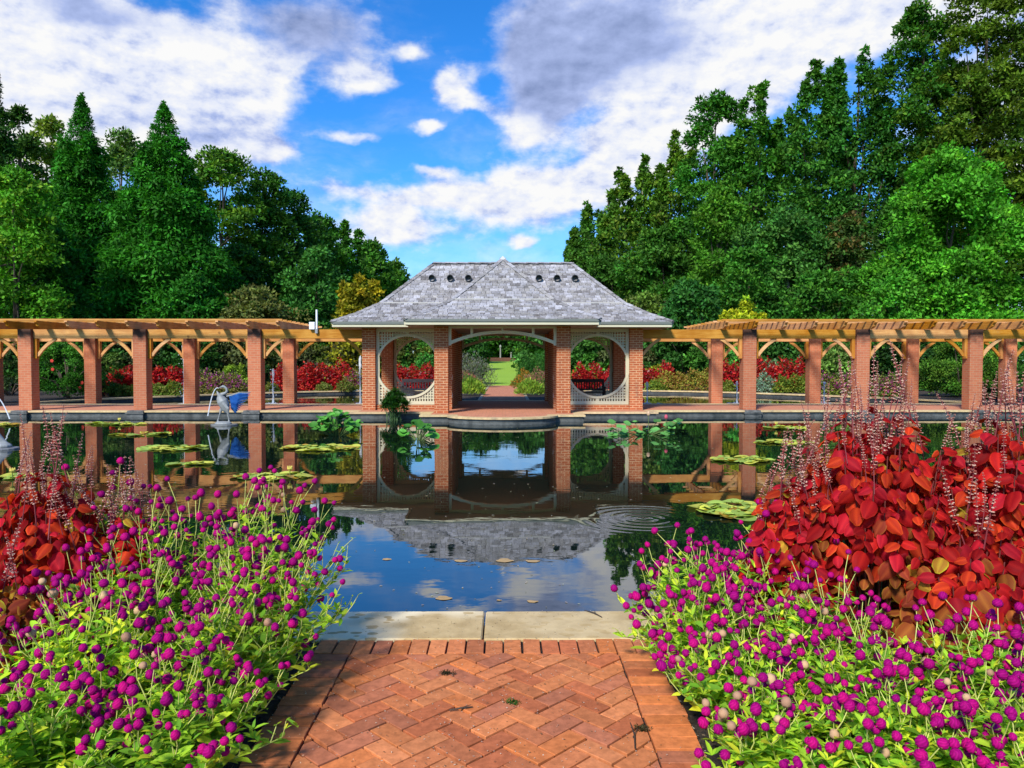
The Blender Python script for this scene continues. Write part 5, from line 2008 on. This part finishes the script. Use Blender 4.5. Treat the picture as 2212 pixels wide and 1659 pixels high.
DG, MG, LG, OG, BG = (.032, .105, .016), (.060, .175, .022), (.10, .24, .03), (.13, .14, .045), (.075, .22, .025)
shrub(146, 742, 31.5, 1.30, 'big feathery green shrub with red flowers behind the first full left pergola bay', (.05, .185, .018), 1001, leaf=.10, col2=(.075, .23, .025), k2=.4, fl=(.60, .05, .03), nfl=5, ry=1.0, dens=1.8)
shrub(225, 752, 33.0, .75, 'loose olive shrub with one red flower behind the second rear column of the left pergola', (.10, .18, .03), 1002, leaf=.12, fl=(.6, .04, .03), nfl=1)
shrub(2075, 742, 32.5, 1.75, 'big feathery yellow-green shrub with red flowers behind the last full bay of the right pergola', (.095, .21, .022), 1003, leaf=.10, col2=(.06, .18, .02), k2=.5, fl=(.6, .06, .03), nfl=3, ry=1.0, dens=1.8)
shrub(2185, 750, 33.0, 1.2, 'dark green shrub at the right edge of the photo behind the pergola', MG, 1004, leaf=.13)
shrub(15, 740, 34.0, 1.4, 'dark olive shrub at the left edge of the photo behind the pergola', (.05, .09, .025), 1005, leaf=.13)
shrub(2150, 840, 30.5, .8, 'low dark green shrub behind the last right pergola columns', (.07, .13, .035), 1006, leaf=.1, zb=0)
ROW = [(40, 724, 40, 2.4, 0), (110, 716, 41, 2.3, 1), (185, 722, 42, 2.2, 0), (258, 726, 43, 2.2, 3), (325, 716, 44, 2.2, 2), (395, 724, 44, 2.1, 0), (455, 716, 46, 2.3, 3), (520, 738, 46, 2.2, 3),
       (585, 714, 47, 2.2, 0), (640, 742, 47, 2.0, 3), (700, 712, 48, 2.2, 4), (752, 730, 47, 1.8, 3), (812, 714, 48, 2.1, 4), (870, 730, 49, 2.0, 1), (930, 716, 50, 2.2, 4), (985, 722, 52, 2.0, 0),
       (1185, 716, 52, 1.9, 5), (1240, 724, 50, 2.1, 0), (1300, 716, 49, 2.2, 1), (1360, 738, 48, 2.0, 3), (1425, 722, 48, 2.2, 0), (1490, 716, 46, 2.2, 0), (1555, 728, 45, 2.0, 1), (1620, 720, 44, 2.2, 0),
       (1690, 716, 43, 2.2, 0), (1750, 728, 43, 1.9, 1), (1812, 746, 38, 1.5, 6), (1880, 724, 41, 2.2, 1), (1945, 720, 40, 2.2, 2), (2010, 722, 40, 2.2, 0), (2100, 722, 39, 2.2, 1), (2180, 724, 38, 2.2, 0)]
KIND = [('dense dark green', DG), ('mid green', MG), ('very dark almost black green', (.018, .055, .012)), ('dull olive-brown', (.085, .098, .035)), ('dark olive-yellow', (.095, .125, .022)), ('fresh green', (.06, .18, .03)), ('light olive rounded', (.11, .19, .035))]
PLACE = {}
for i, (x, yt, Y, rx, k) in enumerate(ROW):
    where = ('behind the left pergola' if x < 780 else 'behind the pavilion' if x < 1390 else 'behind the right pergola')
    lab = '%s shrub in the tall border %s' % (KIND[k][0], where)
    shrub(x, yt, Y, rx, lab, KIND[k][1], 1100 + i, col2=tuple(v * 1.5 for v in KIND[k][1]), k2=.25, group=lab + 's')
shrub(510, 782, 40.5, .8, 'small bright yellow-green shrub behind the heron statue', (.20, .30, .03), 1201, leaf=.14)
shrub(560, 790, 40.5, .9, 'small dark leathery shrub beside the third front column of the left pergola', (.03, .085, .02), 1202, leaf=.14)
shrub(1588, 752, 41.5, 1.0, 'bright light green shrub left of the first front column of the right pergola', (.10, .36, .05), 1203, leaf=.18)
shrub(1660, 778, 41.0, .85, 'pale grey-green shrub right of the first front column of the right pergola', (.17, .30, .13), 1204, leaf=.15)
shrub(1422, 792, 43.0, .75, 'yellow leaved shrub above the red coleus right of the pavilion', (.34, .34, .03), 1205, leaf=.14)
shrub(1265, 790, 44.5, .9, 'fresh green and yellow shrub above the red coleus in the right round window', (.16, .30, .03), 1206, leaf=.16)
shrub(925, 765, 44.5, .8, 'fresh green leafy shrub seen in the upper right of the left round window', (.07, .26, .04), 1207, leaf=.16)
shrub(872, 790, 43.5, 1.0, 'mid green shrub above the red coleus in the left round window', (.05, .19, .03), 1208, leaf=.16)

# ================================================================== TREES
def trunk_mb(x, y, h, r, limbs, g, z0):
    m = MB()
    pts = [(x + g.normal(0, .05) * i * .4, y + g.normal(0, .05) * i * .4, z0 - .3 + (h + .3) * i / 6) for i in range(7)]
    m.tube(pts, [r * (1.25 if i == 0 else 1 - .14 * i) for i in range(7)], 9)
    for e in limbs:
        t = g.uniform(.3, .85)
        k = min(5, int(t * 6))
        b = np.array(pts[k]); e = np.array(e)
        mid = (b + e) / 2 + np.array([0, 0, -.06 * np.linalg.norm(e - b)]) + g.normal(0, .15, 3)
        m.tube([tuple(b), tuple(mid), tuple(e)], [r * .38, r * .24, r * .07], 6)
    return m


def tree(xp, ytop, Y, hw, typ, label, col, seed, col2=None, k2=.25, base=.12, leaf=None, dens=1.0, group=None, bark=None, lobes=None, zc=None):
    """hw: half width of the crown in photo units; typ: round, cone, spire, open"""
    g = np.random.default_rng(seed)
    c = at(xp, ytop, Y)
    z0 = rise(Y) - .03
    h = c.z - z0
    r = hw / FP * Y * (1.0 if typ == 'cone' or hw > 150 else 1.22)
    x = c.x
    leaf = leaf or Y * .0052
    cens, rads = [], []
    limbs = []
    if typ == 'cone':
        k = int(360 * dens)
        t = .86 * (1 - g.random(k) ** .62)
        t = np.clip(t, 0, 1)
        zz = h * (base * .3 + (1 - base * .3) * t)
        layer = 1 + .16 * np.sin(t * 34 + g.normal(0, .4, k))
        rr = r * (1 - t) ** .80 * layer * (.72 + .36 * g.random(k)) + .06
        a = g.random(k) * 2 * math.pi
        cen = np.stack([x + rr * np.cos(a), Y + rr * np.sin(a), z0 + zz], 1)
        rad = (.09 + .235 * r * (1 - t) ** .9) * (.75 + .5 * g.random(k))
        rad = np.minimum(rad, .95)
        cens.append(cen); rads.append(rad)
        # slender upper part and leader, in smaller sprays
        kk = int(330 * dens)
        t = .50 + .49 * g.random(kk)
        rr = r * (1 - t) ** .84 * (.45 + .62 * g.random(kk))
        a = g.random(kk) * 6.28
        up_c = np.stack([x + rr * np.cos(a), Y + rr * np.sin(a), z0 + h * t], 1); up_r = .07 + .36 * (1 - t) * r * .5
        # leader
        kk = 14
        tt = np.linspace(.9, 1.0, kk)
        up_c = np.concatenate([up_c, np.stack([x + g.normal(0, .04, kk), Y + g.normal(0, .04, kk), z0 + h * tt], 1)]); up_r = np.concatenate([up_r, np.linspace(.10, .03, kk)])
        # inner filling
        kk = int(60 * dens)
        tt = g.random(kk) * .8
        rr = r * (1 - tt) * .55 * g.random(kk)
        a = g.random(kk) * 6.28
        cens.append(np.stack([x + rr * np.cos(a), Y + rr * np.sin(a), z0 + h * (.05 + .9 * tt)], 1)); rads.append(np.full(kk, .7))
        limbs = []
    else:
        zb = h * base
        H = h - zb
        L = []
        if typ == 'spire':        # several upright pointed leaders
            nl = lobes or 8
            for i in range(nl):
                a = i * 2.4 + g.random()
                d = r * .80 * math.sqrt((i + .3) / nl)
                top = h * (1.0 if i == 0 else g.uniform(.78, .97))
                L.append((x + d * math.cos(a), Y + d * math.sin(a), top, r * g.uniform(.34, .50)))
            for (lx, ly, lt, lr) in L:
                zlo = zb + .10 * H * g.random()
                k = int(2.6 * (lt - zlo) / max(.6, lr * .55) * dens) + 10
                t = np.concatenate([g.random(k), .85 + .15 * g.random(6)])
                k = len(t)
                rr = lr * np.minimum(1.0, (1.02 - t) * 1.9) ** .9 * (.45 + .65 * g.random(k))
                a = g.random(k) * 6.28
                cens.append(np.stack([lx + rr * np.cos(a), ly + rr * np.sin(a), z0 + zlo + (lt - zlo) * t], 1))
                rads.append((.13 + .48 * lr * np.minimum(1.0, (1.03 - t) * 2.2)) * (.7 + .5 * g.random(k)))
                limbs.append((lx, ly, z0 + lt * .8))
                limbs.append((lx + .3, ly, z0 + lt * .5))
        else:
            nl = lobes or int(8 + (2.6 if typ == 'round' else 2.3) * H / r)
            for i in range(nl):
                t = (i + .5) / nl
                a = i * 2.4 + g.random() * .8
                rho = math.sqrt(max(.1, 1 - abs(2 * t - .8) ** 2.2 / 1.6))
                d = r * .66 * rho * (.5 + .55 * g.random()) if t < .93 else r * .18
                lz = zb + H * (.06 + .87 * t) * (1 + .03 * g.normal())
                lr = r * (g.uniform(.34, .50) if typ == 'round' else g.uniform(.38, .56)) * (1.0 if t < .75 else .78)
                L.append((x + d * math.cos(a), Y + d * math.sin(a), min(lz, h - lr), lr))
            L.append((x, Y, h - r * .30, r * .30))
            for (lx, ly, lz, lr) in L:
                k = int((24 if typ == 'round' else 23) * dens * min(2.2, max(.7, (lr / 1.4) ** 1.2)))
                u = rand_unit(g, k); u[:, 2] = np.where(u[:, 2] < -.45, -u[:, 2], u[:, 2])
                s = .66 + .42 * g.random(k)
                cen = np.stack([lx + u[:, 0] * lr * s, ly + u[:, 1] * lr * s, z0 + lz + u[:, 2] * lr * s], 1)
                cen[:, 2] = np.maximum(cen[:, 2], z0 + .4)
                cens.append(cen); rads.append((.22 + .24 * lr) * (.60 + .65 * g.random(k)))
                if g.random() < .5: limbs.append((lx, ly, z0 + lz))
    BR = np.array([1.25, 1.30, .75]) * (1.28 if typ == 'cone' else 1.0); col = np.asarray(col) * BR; col2 = None if col2 is None else np.asarray(col2) * BR
    cen = np.concatenate(cens); rad = np.concatenate(rads)
    per = int(np.clip(np.mean(rad) ** 2 / leaf ** 2 * 11, 26, 90))
    kw = dict(droop=.55, flat=1.15, width=.42) if typ == 'cone' else dict(droop=.12)
    parts = [clump_leaves(g, cen, rad, per, leaf * (1.15 if typ == 'cone' else 1.0), col, **kw)]
    if typ == 'cone':
        parts.append(clump_leaves(g, up_c, up_r, 30, leaf * .62, col, droop=.15, flat=1.3, width=.42))
    if col2 is not None:
        kk = int(len(cen) * k2); sel = g.choice(len(cen), kk, replace=False)
        parts.append(clump_leaves(g, cen[sel] + g.normal(0, .15, (kk, 3)), rad[sel], per, leaf, col2, **kw))
    root = thing('conifer' if typ == 'cone' else 'tree', label, 'tree', (x, Y, z0), group)
    link_mesh('crown', mesh_from('crown', parts, FOL), root, True)
    trunk_mb(x, Y, h * (.9 if typ != 'cone' else .95), max(.12, h * .014), limbs, g, z0).build('trunk', bark or BARK, root)
    return root


PALE = plain('pale_bark', (.30, .26, .21), .85, .3, 4.0)
CON = (.020, .105, .013)
TREES = [
    # left
    (-12, 130, 44, 75, 'cone', 'dark conifer cut off by the left edge of the photo', (.017, .050, .016), (.03, .085, .02), .05),
    (40, 235, 62, 48, 'open', 'loose dark tree behind the far left conifer', (.03, .075, .02), (.06, .12, .03), .1),
    (108, 258, 66, 60, 'open', 'yellow-green tree between the far left conifer and the first tall pointed conifer', (.15, .20, .045), (.10, .18, .035), .1),
    (176, 203, 52, 132, 'cone', 'tall pointed dark green conifer, left one of the pair over the left pergola', CON, (.030, .13, .018), .02),
    (354, 222, 49, 160, 'cone', 'tall pointed dark green conifer, right one of the pair and broader', CON, (.030, .135, .018), .02),
    (262, 285, 68, 62, 'open', 'grey-green tree showing between the two pointed conifers', (.09, .16, .06), (.06, .13, .04), .1),
    (28, 372, 40, 92, 'round', 'light green broadleaf tree at the left edge of the photo above the pergola', (.065, .20, .022), (.14, .26, .03), .05),
    (95, 470, 43, 85, 'round', 'deep green tree low between the light green left tree and the first conifer', (.022, .115, .018), (.035, .15, .02), .02),
    (478, 330, 60, 85, 'open', 'tall spreading tree just right of the broad conifer', (.05, .135, .022), (.10, .19, .025), .1),
    (568, 372, 64, 78, 'round', 'dark rounded tree second right of the broad conifer', (.030, .095, .020), (.05, .14, .02), .05),
    (632, 418, 68, 62, 'open', 'dark blue-green tree in the middle of the left wood', (.024, .082, .024), (.045, .12, .025), .05),
    (520, 540, 56, 90, 'open', 'layered bright tipped tree low in front of the left wood', (.024, .082, .018), (.10, .20, .02), .02),
    (690, 468, 74, 58, 'open', 'open branched tree descending the left wood towards the pavilion', (.035, .115, .022), (.06, .16, .025), .05),
    (735, 480, 80, 50, 'spire', 'tree with several pointed tops in the left wood near the pavilion', (.035, .12, .024), (.06, .15, .025), .05),
    (800, 528, 88, 56, 'round', 'rounded tree next to last in the left wood before the open sky', (.040, .13, .024), (.07, .17, .03), .05),
    (848, 572, 96, 42, 'open', 'last and smallest tree of the left wood before the open sky', (.045, .13, .026), (.08, .17, .03), .02),
    (683, 540, 55, 66, 'round', 'blue-green bushy tree in front of the left wood, low behind the pergola', (.035, .125, .035), (.05, .16, .04), .0),
    (768, 592, 47, 52, 'spire', 'golden olive cypress beside the left end of the pavilion roof', (.22, .20, .022), (.30, .22, .02), .0),
    (558, 628, 47, 78, 'round', 'low dusty olive-brown tree just above the left pergola', (.115, .125, .055), (.09, .12, .05), .0),
    (420, 600, 46, 55, 'round', 'low green tree at the right foot of the broad conifer', (.024, .13, .022), (.04, .17, .03), .0),
    # right
    (1258, 470, 98, 40, 'spire', 'first and farthest tree of the right wood beside the open sky', (.045, .115, .026), (.07, .15, .028), .02),
    (1318, 392, 88, 62, 'spire', 'second tree of the right wood, pointed tops stepping up', (.045, .12, .024), (.10, .17, .03), .02),
    (1385, 338, 80, 58, 'spire', 'third tree of the right wood with many pointed tops', (.055, .125, .022), (.11, .17, .03), .02),
    (1448, 285, 76, 60, 'spire', 'fourth tree of the right wood with a tall pointed yellowish top', (.065, .14, .022), (.12, .18, .028), .02),
    (1545, 208, 70, 82, 'open', 'tall broad tree in the middle of the right wood', (.035, .13, .022), (.06, .17, .024), .06),
    (1640, 178, 67, 76, 'spire', 'tall tree with ragged pointed tops in the right wood, left of the tallest group', (.038, .13, .022), (.07, .17, .025), .06),
    (1745, 130, 64, 86, 'spire', 'very tall tree with gaps of sky in the right wood', (.036, .125, .024), (.065, .165, .03), .08),
    (1852, 104, 62, 84, 'spire', 'very tall dark tree next to the tallest one on the right', (.030, .115, .026), (.05, .15, .03), .08),
    (1995, 8, 60, 98, 'open', 'tallest open tree of the right wood reaching the top of the photo', (.035, .11, .020), (.07, .14, .022), .2),
    (2135, -40, 56, 110, 'open', 'tall olive tree at the right edge rising out of the top of the photo', (.065, .11, .016), (.09, .14, .018), .15),
    (2260, 40, 54, 110, 'round', 'dark tree cut by the right edge of the photo', (.045, .095, .016), (.07, .13, .018), .1),
    (1552, 408, 62, 66, 'round', 'lighter green conical tree in front of the right wood', (.055, .155, .022), (.08, .19, .025), .02),
    (1435, 500, 70, 90, 'round', 'dark leafy tree low in the left part of the right wood', (.035, .11, .022), (.06, .15, .025), .02),
    (1320, 560, 76, 70, 'round', 'dark green tree low beside the right slope of the pavilion roof', (.035, .10, .022), (.06, .14, .025), .02),
    (1700, 455, 56, 98, 'open', 'grey-green broadleaf tree in the middle of the right wood', (.040, .125, .034), (.07, .17, .045), .03),
    (1830, 470, 55, 70, 'open', 'thin dark tree with a dead brown top left of the bright maple', (.045, .09, .03), (.11, .085, .04), .1),
    (1618, 540, 52, 74, 'round', 'bushy green tree low above the right pergola', (.040, .14, .026), (.06, .17, .03), .0),
    (1780, 590, 48, 80, 'open', 'spreading green tree with visible stems low above the right pergola', (.038, .135, .024), (.07, .19, .03), .1),
    (2062, 338, 44, 185, 'round', 'big bright green maple at the right, in front of the wood', (.060, .215, .024), (.095, .27, .028), .0),
    (1940, 590, 43, 70, 'round', 'low bright green tree at the left foot of the maple', (.055, .20, .028), (.08, .24, .03), .0),
    (1495, 612, 48, 66, 'round', 'round blue-green shrubby tree just above the right pergola', (.024, .095, .028), (.04, .13, .035), .0),
    (1605, 655, 44, 46, 'spire', 'yellow shrubby tree just above the right pergola', (.32, .34, .025), (.25, .32, .03), .0),
    (1388, 640, 50, 62, 'round', 'olive shrubby tree with pale flower heads right of the pavilion roof', (.085, .14, .035), (.22, .25, .14), .0),
    # far end of the lawn
    (985, 640, 118, 70, 'round', 'dark tree at the far end of the lawn seen through the left of the arch', (.022, .075, .018), (.04, .11, .02), .0),
    (1040, 630, 146, 62, 'round', 'dark tree behind the far wall, left of the taller stone post', (.020, .07, .016), (.035, .10, .02), .0),
    (1095, 640, 150, 60, 'round', 'dark tree behind the far wall between the stone posts', (.020, .065, .016), (.035, .10, .02), .0),
    (1145, 632, 142, 62, 'round', 'dark tree behind the far wall at the right', (.022, .07, .018), (.04, .105, .02), .0),
    (1200, 650, 110, 66, 'round', 'brighter tree at the far end of the lawn seen through the right of the arch', (.03, .10, .02), (.06, .15, .025), .0),
    (1165, 715, 84, 46, 'open', 'dark layered tree beside the lawn seen through the right of the arch', (.024, .085, .016), (.06, .14, .02), .0),
    (1010, 722, 88, 42, 'open', 'dark layered tree beside the lawn seen through the left of the arch', (.022, .08, .016), (.045, .12, .02), .0),
]
for i, (x, yt, Y, hw, typ, lab, c1, c2, base) in enumerate(TREES):
    near = Y < 50
    tree(x, yt, Y, hw, typ, lab, c1, 2000 + i, col2=c2, k2=.28, base=base, group=None,
         dens=1.7 if typ == 'cone' and hw > 100 else (1.5 if hw > 150 else 1.0), lobes=18 if hw > 150 else None,
         leaf=None if not near else Y * .0055, bark=PALE if 'grey-green broadleaf' in lab or 'visible stems' in lab or 'third tree' in lab else None)
